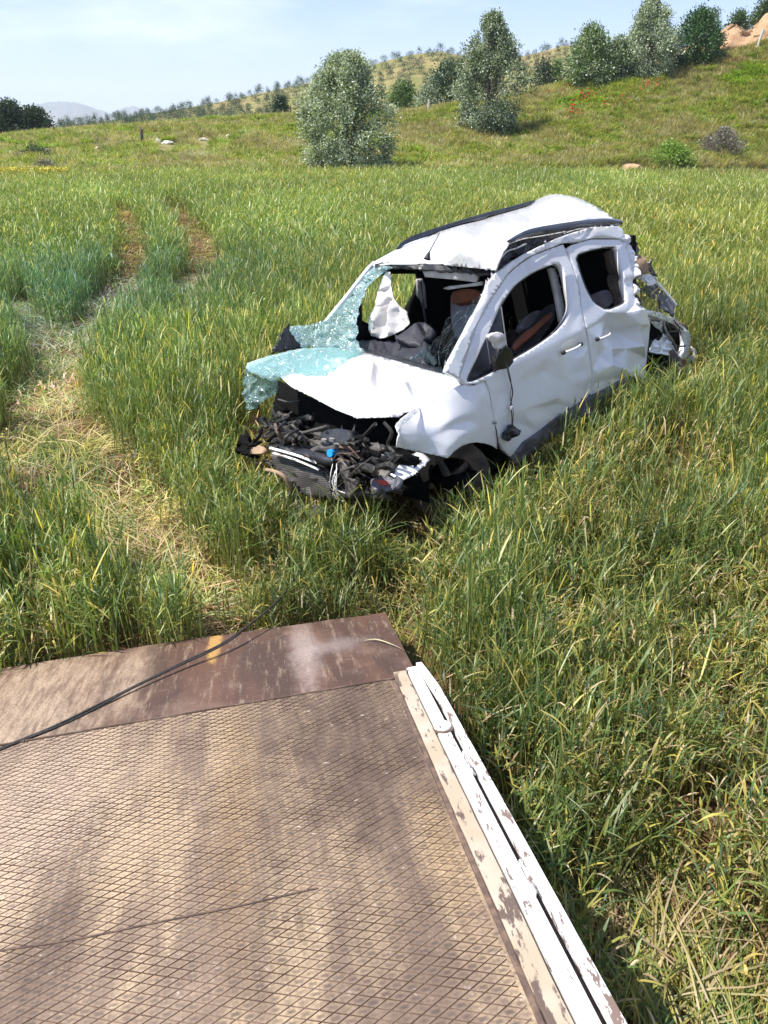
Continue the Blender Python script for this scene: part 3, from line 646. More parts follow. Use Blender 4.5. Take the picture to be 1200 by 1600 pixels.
def strip(name, top, bot, d, mat, w=.03, n=4):
    """moulding between two pixel edges, at given depth function"""
    T = bez([ck(u, v, d(u, v)) for u, v in top], n); B = bez([ck(u, v, d(u, v)) for u, v in bot], n)
    V = []; F = []
    for i in range(len(T)):
        a, b = T[i], B[i]; m = (a+b)*.5; dn = Vector((0, w, w*.4))
        V += [a, a*.6+b*.4+dn*.6, b*.7+a*.3+dn*.7, b, m-Vector((0, .02, 0))]
        if i:
            s = len(V)-10
            for k in range(5): F.append((s+k, s+(k+1) % 5, s+5+(k+1) % 5, s+5+k))
    F += [(4, 3, 2, 1, 0), tuple(len(V)-5+k for k in range(5))]
    ob = obj(name, mesh(V, F), mat, van, True, 40); return ob
M['railblack'] = pmat('roof_rail_black', (.010, .012, .02), .25, col2=(.03, .035, .05), scale=6, coat=.5)
strip('roof_rail', [(620, 387), (637, 372), (687, 354), (750, 335), (800, 322), (836, 312)], [(621, 391), (640, 379), (690, 363), (750, 346), (800, 333), (832, 321)], lambda u, v: kof(u, v, 'y', -.64), M['railblack'], .02)
strip('roof_rail', [(794, 375), (819, 361), (845, 354), (875, 349), (910, 344), (945, 341), (969, 343)], [(795, 380), (822, 371), (845, 366), (878, 362), (910, 355), (945, 351), (970, 352)], lambda u, v: kof(u, v, 'y', .74), M['railblack'], .03)
# torn dark channel between roof and frame
panel('torn_channel', [(776, 424), (782, 405), (790, 384), (800, 378), (840, 367), (890, 356), (965, 349), (968, 358), (924, 360), (870, 372), (830, 388), (800, 408), (784, 432)], [(776, 424, 'y', .64), (800, 378, 'y', .62), (965, 349, 'y', .60), (870, 372, 'y', .66), (800, 408, 'y', .66)], M['black'], th=.02, rough=.03,
      folds=[(830, 378, -.03), (860, 368, .02), (900, 360, -.02)])
for pts, w in (([(782, 404), (792, 393), (806, 388), (822, 381)], .006), ([(795, 381), (815, 374), (832, 371), (851, 368), (884, 362)], .005), ([(886, 363), (905, 358), (930, 356)], .004)):
    ptube('torn_trim', [(u, v, 'y', .69) for u, v in pts], w, M['railw'], 6)
# header above the windscreen
panel('header_rail', [(586, 412), (612, 409), (650, 411), (700, 414), (776, 421), (772, 432), (740, 428), (700, 424), (655, 421), (620, 419), (588, 420)], [(586, 414, 'x', -.86), (650, 414, 'x', -.88), (776, 424, 'x', -.84), (700, 422, 'x', -.86)], M['black'], ax='x', th=.02, rough=.03)
panel('sun_visor', [(660, 423), (700, 424), (748, 429), (744, 441), (735, 440), (700, 436), (664, 433)], [(660, 423, 'x', -.90), (748, 429, 'x', -.86), (744, 441, 'x', -.86), (664, 433, 'x', -.90)], M['lining'], ax='x', th=.02)
panel('sun_visor', [(692, 451), (700, 448), (725, 445), (752, 440), (752, 446), (725, 449), (700, 453)], [(692, 451, 'x', -.95), (752, 440, 'x', -.84), (752, 446, 'x', -.84), (700, 453, 'x', -.95)], M['lining'], ax='x', th=.02, label='hanging loose visor edge')
# antenna
A0 = cp(670, 402, 'z', 1.80); g = MB(); g.tube([A0+Vector((.02, 0, -.01)), A0+Vector((-.01, 0, .035))], [.028, .008], 10); g.tube([A0+Vector((-.005, 0, .03)), cp(687, 364, 'x', A0.x-.17)], [.005, .0025], 6); obj('antenna', g.me(), M['black'], van, True, 40)

# --- right flank (inner face seen through the windscreen)
rwin = [(566, 501), (565, 470), (572, 450), (588, 432), (610, 428), (655, 428), (657, 438), (650, 460), (636, 486), (615, 505), (590, 512)]
rw_out = [(509, 503), (540, 468), (583, 415), (600, 410), (690, 405), (720, 420), (735, 480), (720, 560), (640, 600), (520, 580)]
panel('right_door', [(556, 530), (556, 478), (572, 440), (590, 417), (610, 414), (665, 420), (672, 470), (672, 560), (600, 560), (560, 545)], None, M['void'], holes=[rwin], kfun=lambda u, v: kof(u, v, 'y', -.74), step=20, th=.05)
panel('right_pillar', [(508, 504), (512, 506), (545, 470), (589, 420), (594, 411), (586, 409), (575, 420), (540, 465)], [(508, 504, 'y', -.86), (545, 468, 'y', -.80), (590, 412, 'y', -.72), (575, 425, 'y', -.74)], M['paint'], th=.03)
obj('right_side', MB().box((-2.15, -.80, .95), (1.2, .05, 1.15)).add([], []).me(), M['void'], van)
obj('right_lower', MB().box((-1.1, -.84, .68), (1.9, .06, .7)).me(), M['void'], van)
panel('centre_pillar_trim', [(652, 437), (660, 436), (664, 445), (667, 481), (663, 484), (658, 470), (652, 462)], [(652, 437, 'y', -.68), (667, 481, 'y', -.68), (664, 445, 'y', -.66)], M['lining'], th=.03, label='pale seat belt pillar trim')
ptube('seat_belt', [(657, 440, 'y', -.62), (660, 470, 'y', -.6), (668, 520, 'y', -.55)], .012, M['black'], 6)

# --- cabin
panel('dashboard', [(562, 528), (575, 530), (600, 533), (620, 530), (640, 522), (664, 534), (668, 545), (660, 570), (640, 572), (600, 562), (566, 552), (558, 540)], [(562, 528, 'z', 1.12), (600, 562, 'x', -.47), (664, 534, 'z', 1.14), (640, 572, 'x', -.40), (566, 552, 'y', -.50)], M['dash'], ax='z', th=.12, rough=.03)
panel('instrument_hood', [(617, 528), (640, 512), (655, 503), (664, 503), (675, 512), (674, 522), (664, 527), (658, 540), (640, 538)], [(617, 528, 'z', 1.17), (655, 503, 'z', 1.24), (675, 512, 'z', 1.20), (658, 540, 'z', 1.12)], M['dash'], ax='z', th=.06, folds=[(650, 512, .05), (664, 510, -.06), (640, 527, .02)])
panel('airbag', [(603, 424), (610, 425), (611, 445), (617, 468), (625, 478), (637, 487), (640, 506), (632, 513), (618, 522), (606, 526), (594, 529), (580, 524), (575, 512), (576, 496), (586, 476), (590, 456), (598, 432)],
      [(605, 424, 'x', -.86), (590, 456, 'x', -.80), (576, 500, 'x', -.70), (594, 529, 'x', -.66), (606, 480, 'x', -.74), (637, 490, 'x', -.82), (618, 522, 'x', -.68)], M['cloth_w'], ax='x', th=.008, step=3, ang=60, rough=.012,
      folds=[(603, 450, .05), (598, 475, .07), (592, 497, .09), (588, 516, .07), (606, 452, -.03), (604, 475, -.06), (601, 500, -.07), (599, 522, -.05), (610, 460, .04), (613, 480, .07), (615, 500, .09), (613, 518, .06), (620, 488, -.04), (624, 504, -.03), (631, 490, .04), (588, 478, -.03), (581, 500, -.05), (584, 515, .02)])
panel('seat_backrest', [(704, 462), (710, 456), (745, 452), (755, 470), (750, 500), (740, 530), (712, 535), (704, 495)], [(704, 470, 'x', -1.35), (755, 470, 'x', -1.35), (712, 535, 'x', -1.2), (740, 530, 'x', -1.2)], M['seatgrey'], ax='x', th=.12, rnd=1)
panel('headrest', [(704, 463), (708, 455), (728, 451), (748, 452), (748, 466), (735, 468), (716, 472), (705, 474)], [(704, 470, 'x', -1.28), (748, 455, 'x', -1.28), (716, 472, 'x', -1.26)], M['orange'], ax='x', th=.10, rnd=1)
panel('seat_backrest', [(798, 552), (806, 528), (826, 512), (838, 498), (850, 480), (864, 474), (868, 484), (866, 500), (852, 522), (836, 538), (815, 552)], [(800, 540, 'y', .45), (864, 474, 'y', .42), (848, 506, 'y', .5), (850, 480, 'y', .42)], M['seatdark'], th=.08, step=6, rnd=1, label='dark driver seat back')
panel('seat_side_trim', [(800, 540), (816, 522), (836, 508), (850, 494), (862, 486), (864, 493), (850, 504), (836, 518), (818, 532), (804, 546)], [(800, 540, 'y', .50), (862, 486, 'y', .47), (848, 506, 'y', .55), (836, 508, 'y', .52)], M['orange'], th=.03, step=4, rnd=1)
panel('seat_cushion', [(815, 508), (826, 490), (842, 484), (852, 492), (840, 505), (822, 515)], [(815, 508, 'y', .3), (842, 484, 'y', .3), (840, 505, 'y', .34)], M['seatgrey'], th=.1, rnd=1)
panel('door_pillar_trim', [(860, 418), (868, 419), (874, 440), (881, 470), (884, 497), (878, 504), (872, 470), (866, 442)], [(860, 418, 'y', .66), (881, 470, 'y', .74), (878, 504, 'y', .77), (874, 440, 'y', .7)], M['lining'], th=.04)
panel('rear_pillar_trim', [(949, 392), (960, 388), (966, 415), (972, 450), (973, 472), (966, 477), (958, 440), (952, 410)], [(949, 392, 'y', .60), (960, 388, 'y', .60), (973, 472, 'y', .74), (966, 477, 'y', .74)], M['rubber'], th=.04, rough=.02, label='dusty rear pillar trim')
panel('rear_seat', [(925, 466), (935, 455), (952, 452), (960, 470), (948, 482)], [(925, 466, 'y', .5), (952, 452, 'y', .5), (948, 482, 'y', .55)], M['seatgrey'], th=.08, rnd=1)
# seals round the openings
def seal(name, P, w, off): 
    Q = [ck(u, v, kside(u, v, off)) for u, v in dens(P, 5)]; return obj(name, MB().tube(Q+[Q[0]], w, 6, False).me(), M['black'], van, True)
seal('window_seal', fd_h, .011, -.014); seal('window_seal', sd_h, .012, -.014)
ptube('quarter_bar', [(783, 479, 'y', .80), (793, 552, 'y', .86)], .005, M['steel'], 6, curve=0)
ptube('quarter_bar', [(760, 528, 'y', .84), (767, 573, 'y', .87)], .003, M['steel'], 6, curve=0)
panel('quarter_window', [(731, 596), (745, 562), (763, 522), (782, 480), (786, 520), (792, 555), (790, 568), (770, 580), (746, 593)], None, M['black'], kfun=lambda u, v: kside(u, v, -.05), th=.01)

# door mirror remains
mir = panel('mirror_housing', [(773, 579), (774, 566), (779, 551), (787, 541), (797, 546), (802, 556), (803, 566), (796, 573), (788, 577)], [(773, 579, 'y', .93), (779, 551, 'y', .98), (787, 541, 'y', 1.0), (803, 566, 'y', .98), (788, 577, 'y', .95)], M['black'], th=.05, rnd=1, rough=.02)
panel('mirror_cap', [(762, 526), (770, 520), (776, 518), (786, 521), (791, 528), (790, 540), (785, 545), (779, 545), (772, 538), (766, 534)], [(762, 526, 'y', 1.0), (791, 528, 'y', 1.02), (779, 545, 'y', 1.0)], M['cloth_w'], th=.03, rnd=1, parent=van, folds=[(776, 528, .03), (782, 536, -.02), (770, 527, .01)], label='torn pale mirror cap')
ptube('mirror_arm', [(774, 580, 'y', .95), (776, 560, 'y', 1.0), (784, 548, 'y', 1.02), (790, 541, 'y', 1.02)], .006, M['black'])
ptube('hanging_cable', [(792, 574, 'y', .93), (796, 590, 'y', .945), (801, 612, 'y', .935), (798, 632, 'y', .935), (800, 650, 'y', .94), (800, 668, 'y', .94)], .0045, M['black'], 6)
ptube('hanging_cable', [(794, 574, 'y', .93), (799, 600, 'y', .94), (797, 622, 'y', .94), (802, 640, 'y', .94), (801, 666, 'y', .94)], .0025, M['black'], 6)
obj('cable_plug', MB().box(cp(799, 637, 'y', .945), (.03, .02, .02)).me(), M['cloth_w'], van)
panel('cable_bundle', [(786, 684), (792, 676), (798, 668), (806, 667), (815, 673), (812, 680), (802, 686), (794, 688)], [(786, 684, 'y', .95), (815, 673, 'y', .95), (794, 688, 'y', .95)], M['black'], th=.03, rough=.05, jitter=1.5)
ptube('cable_loom', [(759, 592, 'y', .895), (764, 606, 'y', .90), (768, 640, 'y', .905), (772, 655, 'y', .905), (774, 663, 'y', .905), (779, 700, 'y', .9)], .0045, M['black'], 6)
obj('door_hinge', MB().tube([cp(768, 660, 'y', .91), cp(775, 661, 'y', .915)], .01, 8).me(), M['steel'], van)
for (u0, v0, u1, v1_) in ((880, 551, 907, 538), (933, 530, 953, 521)):
    a = cp(u0, v0, 'y', .915); b = cp(u1, v1_, 'y', .915); m = (a+b)/2+Vector((0, .022, 0)); hd = 'door_handle'
    h = obj(hd, MB().tube(bez([a, m+(a-b)*.25, m-(a-b)*.25, b], 4), [.006]+[.012]*11+[.006], 8).me() if False else MB().tube(bez([a, m+(a-b)*.25, m-(a-b)*.25, b], 4), .0105, 8).me(), M['paint'], van, True)
    for q in ((a, b) if u0 < 900 else (a,)): e = obj('handle_end', MB().box(q+Vector((0, .004, 0)), (.035, .03, .03)).me(), M['black'], h); bv = e.modifiers.new('b', 'BEVEL'); bv.width = .008
    panelh = None

# --- crash glass
def glass_mat(name, opac, crack, col=(.45, .66, .65), sc=26, milk=(.72, .9, .92), w1=.07, w2=.035, gls=.08):
    m, t = newmat(name); L = t.links.new; o = N(t, 'ShaderNodeOutputMaterial'); tcn = N(t, 'ShaderNodeTexCoord')
    wn = N(t, 'ShaderNodeTexNoise', inp={'Scale': 6, 'Detail': 3}); L(tcn.outputs['Object'], wn.inputs['Vector'])
    ws = N(t, 'ShaderNodeVectorMath', operation='MULTIPLY_ADD'); ws.inputs[1].default_value = (.12, .12, .12); L(wn.outputs['Color'], ws.inputs[0]); L(tcn.outputs['Object'], ws.inputs[2])
    def cr_(scale, w):
        v = N(t, 'ShaderNodeTexVoronoi', feature='DISTANCE_TO_EDGE', inp={'Scale': scale}); L(ws.outputs[0], v.inputs['Vector'])
        r = N(t, 'ShaderNodeMapRange', inp={'From Min': 0, 'From Max': w, 'To Min': 1, 'To Max': 0}); L(v.outputs['Distance'], r.inputs['Value']); return r.outputs[0]
    a = cr_(sc, w1); b = cr_(sc*.32, w2); mx_ = N(t, 'ShaderNodeMath', operation='MAXIMUM'); L(a, mx_.inputs[0]); L(b, mx_.inputs[1])
    pn = N(t, 'ShaderNodeTexNoise', inp={'Scale': 3.5, 'Detail': 5}); L(tcn.outputs['Object'], pn.inputs['Vector'])
    pr = N(t, 'ShaderNodeMapRange', inp={'From Min': .38, 'From Max': .62, 'To Min': opac*.65, 'To Max': min(1, opac*1.25)}); L(pn.outputs['Fac'], pr.inputs['Value'])
    mc = N(t, 'ShaderNodeMath', operation='MULTIPLY', inp={1: crack}); L(mx_.outputs[0], mc.inputs[0])
    f = N(t, 'ShaderNodeMath', operation='ADD', use_clamp=True); L(pr.outputs[0], f.inputs[0]); L(mc.outputs[0], f.inputs[1])
    tr = N(t, 'ShaderNodeBsdfTransparent'); tr.inputs[0].default_value = (.76, .90, .89, 1)
    df = N(t, 'ShaderNodeBsdfDiffuse'); tl = N(t, 'ShaderNodeBsdfTranslucent'); c = N(t, 'ShaderNodeMix', data_type='RGBA'); c.inputs['A'].default_value = (*col, 1); c.inputs['B'].default_value = (*milk, 1); L(mx_.outputs[0], c.inputs['Factor']); L(c.outputs['Result'], df.inputs[0]); L(c.outputs['Result'], tl.inputs[0])
    m0 = N(t, 'ShaderNodeMixShader', inp={0: .35}); L(df.outputs[0], m0.inputs[1]); L(tl.outputs[0], m0.inputs[2])
    gl = N(t, 'ShaderNodeBsdfGlossy', inp={'Roughness': .12}); bp = N(t, 'ShaderNodeBump', inp={'Strength': .6, 'Distance': .004}); L(mx_.outputs[0], bp.inputs['Height']); L(bp.outputs[0], gl.inputs['Normal']); L(bp.outputs[0], df.inputs['Normal'])
    m1 = N(t, 'ShaderNodeMixShader'); L(f.outputs[0], m1.inputs[0]); L(tr.outputs[0], m1.inputs[1]); L(m0.outputs[0], m1.inputs[2])
    m2 = N(t, 'ShaderNodeMixShader', inp={0: gls}); L(m1.outputs[0], m2.inputs[1]); L(gl.outputs[0], m2.inputs[2]); L(m2.outputs[0], o.inputs[0]); return m
M['glass1'] = glass_mat('crazed_glass_dense', .26, .5, sc=42, w1=.08)
M['glass2'] = glass_mat('crazed_glass_clear', .0, .40, col=(.06, .13, .18), sc=15, milk=(.45, .62, .70), w1=.012, w2=.016, gls=.03)
M['glass3'] = glass_mat('crazed_glass_flap', .18, .5, col=(.30, .48, .45), sc=34, milk=(.6, .75, .72))
M['glass4'] = glass_mat('crazed_glass_on_bonnet', .20, .30, sc=38, col=(.45, .62, .61), milk=(.62, .84, .86), w1=.05)
panel('windscreen', [(584, 415), (600, 414), (612, 418), (600, 424), (590, 432), (580, 442), (572, 452), (568, 462), (561, 482), (559, 500), (558, 515), (558, 530), (563, 541), (569, 551), (546, 553), (519, 543), (490, 543), (470, 542), (462, 530), (452, 510), (480, 508), (509, 501), (525, 484), (541, 468), (560, 444)],
      [(584, 415, 'y', -.70), (612, 418, 'x', -.80), (572, 452, 'y', -.66), (560, 500, 'y', -.62), (569, 551, 'z', 1.10), (519, 543, 'y', -.74), (470, 542, 'y', -.88), (452, 510, 'y', -.98), (509, 501, 'y', -.84), (541, 468, 'y', -.80), (525, 520, 'y', -.74)],
      M['glass1'], ax='x', step=4, th=.005, jitter=.9, rough=.05, ang=60)
panel('windscreen_fragment', [(749, 462), (740, 468), (732, 480), (722, 482), (708, 490), (696, 499), (693, 512), (688, 524), (674, 536), (655, 550), (640, 560), (628, 567), (650, 574), (674, 581), (688, 585), (698, 579), (712, 547), (730, 512), (748, 475)],
      [(749, 462, 'y', .68), (698, 579, 'y', .78), (628, 567, 'x', -.40), (696, 499, 'x', -.66), (688, 585, 'x', -.27), (674, 536, 'x', -.52)], M['glass2'], ax='x', step=4, th=0, jitter=.9, rough=.02, ang=60)
_f = tps(np.array([c[0] for c in hood_c], float), np.array([c[1] for c in hood_c], float), np.array([1/kof(*c) for c in hood_c]))
panel('glass_sheet', [(386, 569), (417, 556), (468, 544), (519, 542), (560, 549), (568, 552), (556, 556), (546, 560), (536, 568), (524, 578), (509, 586), (480, 586), (452, 580), (440, 585), (431, 594), (410, 590), (392, 583), (385, 577)], None, M['glass4'], kfun=lambda u, v: 1/_f(u, v)-.045, ax='z', step=4, th=.004, jitter=1.3, rough=.012, ang=60, label='cyan crazed glass lying on the bonnet')
panel('glass_flap', [(386, 577), (394, 583), (412, 590), (431, 593), (434, 600), (427, 616), (418, 623), (404, 632), (400, 638), (388, 640), (383, 625), (379, 606), (381, 590)],
      [(386, 577, 'y', -.86), (431, 593, 'y', -.66), (427, 616, 'y', -.66), (388, 640, 'y', -.84), (379, 606, 'y', -.88), (404, 615, 'y', -.74)], M['glass3'], ax='x', step=4, th=.005, jitter=.9, rough=.05, ang=60, label='crazed glass hanging off the bonnet corner')
panel('far_mirror', [(426, 551), (434, 534), (441, 520), (448, 509), (463, 514), (474, 527), (480, 541), (455, 546)], [(426, 551, 'y', -.98), (448, 509, 'y', -1.02), (480, 541, 'y', -.92)], M['black'], ax='x', th=.05, rough=.03, folds=[(452, 528, .04)], label='broken black right mirror')

# --- wheels
def wheel(c, axis, r=.315, w=.205, tilt=None):
    """tyre with tread grooves, rim with spokes"""
    a = Vector(axis).normalized(); u = a.cross(Vector((0, 0, 1))).normalized(); v = a.cross(u); V = []; F = []
    prof = [(-.5*w, .60*r), (-.5*w, .72*r), (-.52*w, .86*r), (-.44*w, .97*r)]+[(x*w, r*(1 if k % 2 else .972)) for k, x in enumerate((-.38, -.28, -.22, -.1, -.05, .05, .1, .22, .28, .38))]+[(.44*w, .97*r), (.52*w, .86*r), (.5*w, .72*r), (.5*w, .60*r)]
    n = 48; m = len(prof)
    for i in range(n):
        t_ = 2*math.pi*i/n; d = u*math.cos(t_)+v*math.sin(t_)
        for k, (x, rr) in enumerate(prof): V.append(Vector(c)+a*x+d*(rr-(.006 if (i % 2 and 4 < k < 13) else 0)))
    for i in range(n):
        for k in range(m-1): F.append((i*m+k, i*m+k+1, ((i+1) % n)*m+k+1, ((i+1) % n)*m+k))
    wo = obj('wheel', mesh(V, F), M['rubber'], van, True, 35)
    g = MB(); R2 = .6*r; N_ = 32; V = []; F = []
    for i in range(N_):
        t_ = 2*math.pi*i/N_; d = u*math.cos(t_)+v*math.sin(t_)
        for (x, rr) in ((.48*w, R2), (.40*w, R2*.93), (.1*w, R2*.9)): V.append(Vector(c)+a*x+d*rr)
    for i in range(N_):
        for k in range(2): F.append((i*3+k, i*3+k+1, ((i+1) % N_)*3+k+1, ((i+1) % N_)*3+k))
    g.add(V, F)
    for i in range(5):
        t_ = 2*math.pi*i/5; d = u*math.cos(t_)+v*math.sin(t_); g.tube([Vector(c)+a*.3*w+d*.03, Vector(c)+a*.36*w+d*R2*.95], [.035, .025], 6)
    g.tube([Vector(c)+a*.1*w, Vector(c)+a*.38*w], .05, 12); obj('rim', g.me(), M['rimdark'], wo, True, 35); return wo
wheel((-.06, .62, .31), (.62, 1, .1)); wheel((-.02, -.78, .33), (0, -1, 0))
wheel((-2.92, .74, .22), (.25, 1, .80)); wheel((-2.78, -.74, .33), (0, -1, 0))
# wheel-arch liner: dark half shell behind the fender
V = []; F = []
for i in range(15):
    t_ = math.pi*i/14
    for y in (.45, .86): V.append((-.02+.41*math.cos(t_), y, .36+.41*math.sin(t_)))
    if i: F.append((2*i-2, 2*i-1, 2*i+1, 2*i))
F.append(tuple(range(0, 30, 2))); obj('arch_liner', mesh(V, F), M['void'], van)

# --- front end, everything forward of the firewall laid bare
panel('bay_shade_sheet', [(434, 595), (485, 622), (560, 655), (625, 657), (628, 690), (640, 720), (620, 745), (560, 740), (500, 715), (430, 700), (425, 650)], [(434, 595, 'x', .05), (625, 657, 'x', .15), (640, 720, 'x', .25), (500, 715, 'x', .35), (430, 700, 'x', .15)], M['void'], ax='x', th=.02, step=25)  # black sheet standing in for the shade inside the engine bay
def mesh_mat():
    m, t = newmat('radiator_core'); L = t.links.new; b = N(t, 'ShaderNodeBsdfPrincipled', inp={'Roughness': .55, 'Metallic': .35}); o = N(t, 'ShaderNodeOutputMaterial'); L(b.outputs[0], o.inputs[0]); tcn = N(t, 'ShaderNodeTexCoord')
    w = N(t, 'ShaderNodeTexWave', wave_type='BANDS', bands_direction='Z', inp={'Scale': 26, 'Distortion': 1.2, 'Detail': 2}); L(tcn.outputs['Object'], w.inputs['Vector'])
    w2 = N(t, 'ShaderNodeTexWave', wave_type='BANDS', bands_direction='Y', inp={'Scale': 40, 'Distortion': .8}); L(tcn.outputs['Object'], w2.inputs['Vector'])
    mm = N(t, 'ShaderNodeMath', operation='MULTIPLY'); L(w.outputs['Fac'], mm.inputs[0]); L(w2.outputs['Fac'], mm.inputs[1])
    c = N(t, 'ShaderNodeMix', data_type='RGBA'); c.inputs['A'].default_value = (.02, .018, .016, 1); c.inputs['B'].default_value = (.17, .155, .145, 1); L(mm.outputs[0], c.inputs['Factor']); L(c.outputs['Result'], b.inputs['Base Color']); return m
rad = panel('radiator', [(420, 704), (450, 712), (480, 721), (510, 733), (516, 755), (520, 779), (500, 778), (482, 775), (460, 760), (440, 747), (428, 725)],
      [(420, 704, 'x', .86), (510, 733, 'x', .80), (520, 779, 'x', .86), (440, 747, 'x', .92)], mesh_mat(), ax='x', th=.035, rough=.03, step=8)
for (a, b) in (((422, 700), (507, 728)), ((427, 708), (499, 734))):
    ptube('radiator_bar', [(a[0], a[1], 'x', .90), ((a[0]+b[0])/2, (a[1]+b[1])/2-2, 'x', .88), (b[0], b[1], 'x', .84)], .010, M['railw'], 6)
ptube('bent_beam', [(416, 734, 'x', .98), (430, 737, 'x', .99), (443, 744, 'x', .98), (452, 758, 'x', .96), (456, 768, 'x', .94)], .014, M['tanp'], 8, label='dusty bent bumper beam')
panel('torn_plate', [(452, 752), (458, 752), (466, 768), (471, 782), (472, 800), (466, 798), (460, 785), (452, 772)], [(452, 752, 'x', .95), (471, 782, 'x', .93), (466, 798, 'x', .94)], M['grime2'], ax='x', th=.01, rough=.03)
panel('torn_fragment', [(466, 800), (480, 790), (498, 789), (509, 796), (500, 806), (480, 808)], [(466, 800, 'x', .95), (509, 796, 'x', .9), (480, 808, 'x', .95)], M['grime2'], ax='x', th=.01, rough=.04)
panel('engine_block', [(474, 690), (478, 680), (490, 675), (504, 675), (508, 690), (504, 705), (490, 708), (478, 702)], [(474, 690, 'x', .55), (504, 675, 'x', .5), (504, 705, 'x', .62)], M['grime2'], ax='x', th=.12, rnd=2, rough=.02)
panel('engine_cover', [(500, 677), (512, 671), (530, 669), (545, 673), (549, 690), (545, 706), (520, 708), (503, 702)], [(500, 677, 'x', .52), (545, 673, 'x', .5), (545, 706, 'x', .62), (503, 702, 'x', .64)], M['black'], ax='x', th=.10, rnd=1, rough=.02)
for u, v in ((519, 687), (527, 695), (507, 688)): obj('engine_bolt', MB().box(cp(u, v, 'x', .68), (.02, .05, .02)).me(), M['alum'], van)
g = MB(); c = cp(520, 708, 'x', .78); g.tube([c+Vector((-.02, 0, .0)), c+Vector((.035, .01, .015))], [.030, .026], 12); obj('filler_cap', g.me(), M['blue'], van, True, 40, label='bright blue filler cap')
panel('front_strut', [(527, 723), (534, 720), (540, 730), (545, 745), (560, 752), (556, 765), (549, 778), (540, 775), (537, 750)], [(527, 723, 'x', .82), (560, 752, 'x', .84), (540, 775, 'x', .88)], M['grime2'], ax='x', th=.03, rough=.02)
panel('lamp_bracket', [(609, 742), (622, 730), (634, 720), (650, 708), (660, 710), (672, 719), (655, 735), (642, 745), (630, 751), (618, 748)], [(609, 742, 'x', .75), (650, 708, 'y', .80), (672, 719, 'y', .86), (630, 751, 'x', .72)], M['white'], holes=[[(647, 717), (659, 721), (647, 733)]], ax='x', th=.01, folds=[(640, 728, .02), (655, 726, -.01)])
panel('fender_bracket', [(618, 665), (626, 654), (634, 648), (645, 640), (657, 636), (652, 645), (638, 656), (628, 664), (622, 676)], [(618, 665, 'x', .74), (657, 636, 'y', .74), (622, 676, 'x', .78)], M['paint'], ax='z', th=.006, holes=[[(630, 656), (634, 655), (633, 659)], [(642, 648), (646, 646), (645, 650)]])
panel('headlamp_shell', [(577, 750), (590, 745), (606, 746), (618, 753), (620, 764), (600, 768), (584, 764)], [(577, 750, 'x', .84), (618, 753, 'x', .8), (600, 768, 'x', .86)], M['grey'], ax='x', th=.08, rnd=1, rough=.05)
panel('lamp_lens', [(588, 750), (598, 749), (607, 753), (604, 758), (592, 757)], [(588, 750, 'x', .86), (607, 753, 'x', .84), (592, 757, 'x', .87)], M['red'], ax='x', th=.01, rough=.02)
panel('suspension_leg', [(648, 752), (654, 740), (668, 728), (674, 730), (666, 748), (658, 762), (650, 764)], [(648, 752, 'y', .62), (674, 730, 'y', .70), (658, 762, 'y', .66)], M['grey'], th=.03)
panel('torn_bumper', [(368, 700), (372, 693), (384, 692), (396, 698), (398, 708), (388, 713), (374, 711)], [(368, 700, 'x', .8), (396, 698, 'x', .84), (374, 711, 'x', .82)], M['void'], ax='x', th=.08, rnd=1, rough=.05)
panel('torn_lump', [(394, 699), (403, 695), (412, 700), (414, 708), (404, 713), (396, 709)], [(394, 699, 'x', .84), (412, 700, 'x', .84), (404, 713, 'x', .86)], M['tanp'], ax='x', th=.05, rnd=1, rough=.04)
R_ = random.Random(5)
for nm, q, x, mt, th in (('battery_box', [(560, 700), (592, 696), (600, 716), (566, 722)], .62, 'black', .16), ('battery_lid', [(558, 694), (590, 690), (594, 697), (562, 701)], .60, 'grime2', .1), ('air_filter_box', [(596, 694), (620, 698), (626, 722), (602, 726)], .55, 'void', .16), ('coolant_tank', [(448, 676), (466, 680), (464, 698), (446, 694)], .5, 'grime2', .1), ('fan_shroud', [(430, 700), (520, 724), (522, 732), (430, 708)], .78, 'black', .06), ('cross_member', [(520, 752), (600, 764), (610, 776), (520, 772)], .72, 'grime', .05), ('chassis_leg', [(596, 722), (612, 726), (602, 750), (588, 744)], .72, 'grime2', .04), ('chassis_leg', [(420, 676), (430, 674), (440, 696), (428, 700)], .6, 'grime2', .05)):
    panel(nm, q, [(q[0][0], q[0][1], 'x', x), (q[1][0], q[1][1], 'x', x), (q[2][0], q[2][1], 'x', x+.08), (q[3][0], q[3][1], 'x', x+.08)], M[mt], ax='x', th=th, rough=.02, rnd=1, step=6)
for k, (p_, rr, mt) in enumerate([([(432, 690), (448, 680), (470, 684), (476, 700)], .024, 'grime'), ([(548, 690), (566, 684), (580, 704), (596, 712)], .022, 'void'), ([(424, 700), (460, 706), (500, 716), (530, 722)], .014, 'black'), ([(530, 700), (548, 712), (560, 730), (590, 738)], .018, 'grime'), ([(456, 664), (470, 676), (490, 672), (512, 666)], .012, 'grime2'), ([(560, 726), (584, 734), (604, 728), (622, 712)], .016, 'grime2'), ([(600, 660), (612, 676), (606, 694), (616, 708)], .012, 'grime')]):
    ptube('radiator_hose', [(a, b, 'x', .66+.0015*max(0, b-700)) for a, b in p_], rr, M[mt])
mats = ['black', 'grime', 'void', 'grime2', 'grime', 'rust', 'black', 'grime2', 'void', 'grime2']
BAY = [(432, 655), (470, 668), (500, 680), (560, 688), (600, 694), (630, 700), (615, 720), (600, 745), (560, 760), (530, 742), (500, 715), (450, 700), (410, 700), (418, 660)]
def rnd_in():
    while True:
        u, v = R_.uniform(405, 640), R_.uniform(630, 765)
        if inpoly(u, v, BAY): return u, v
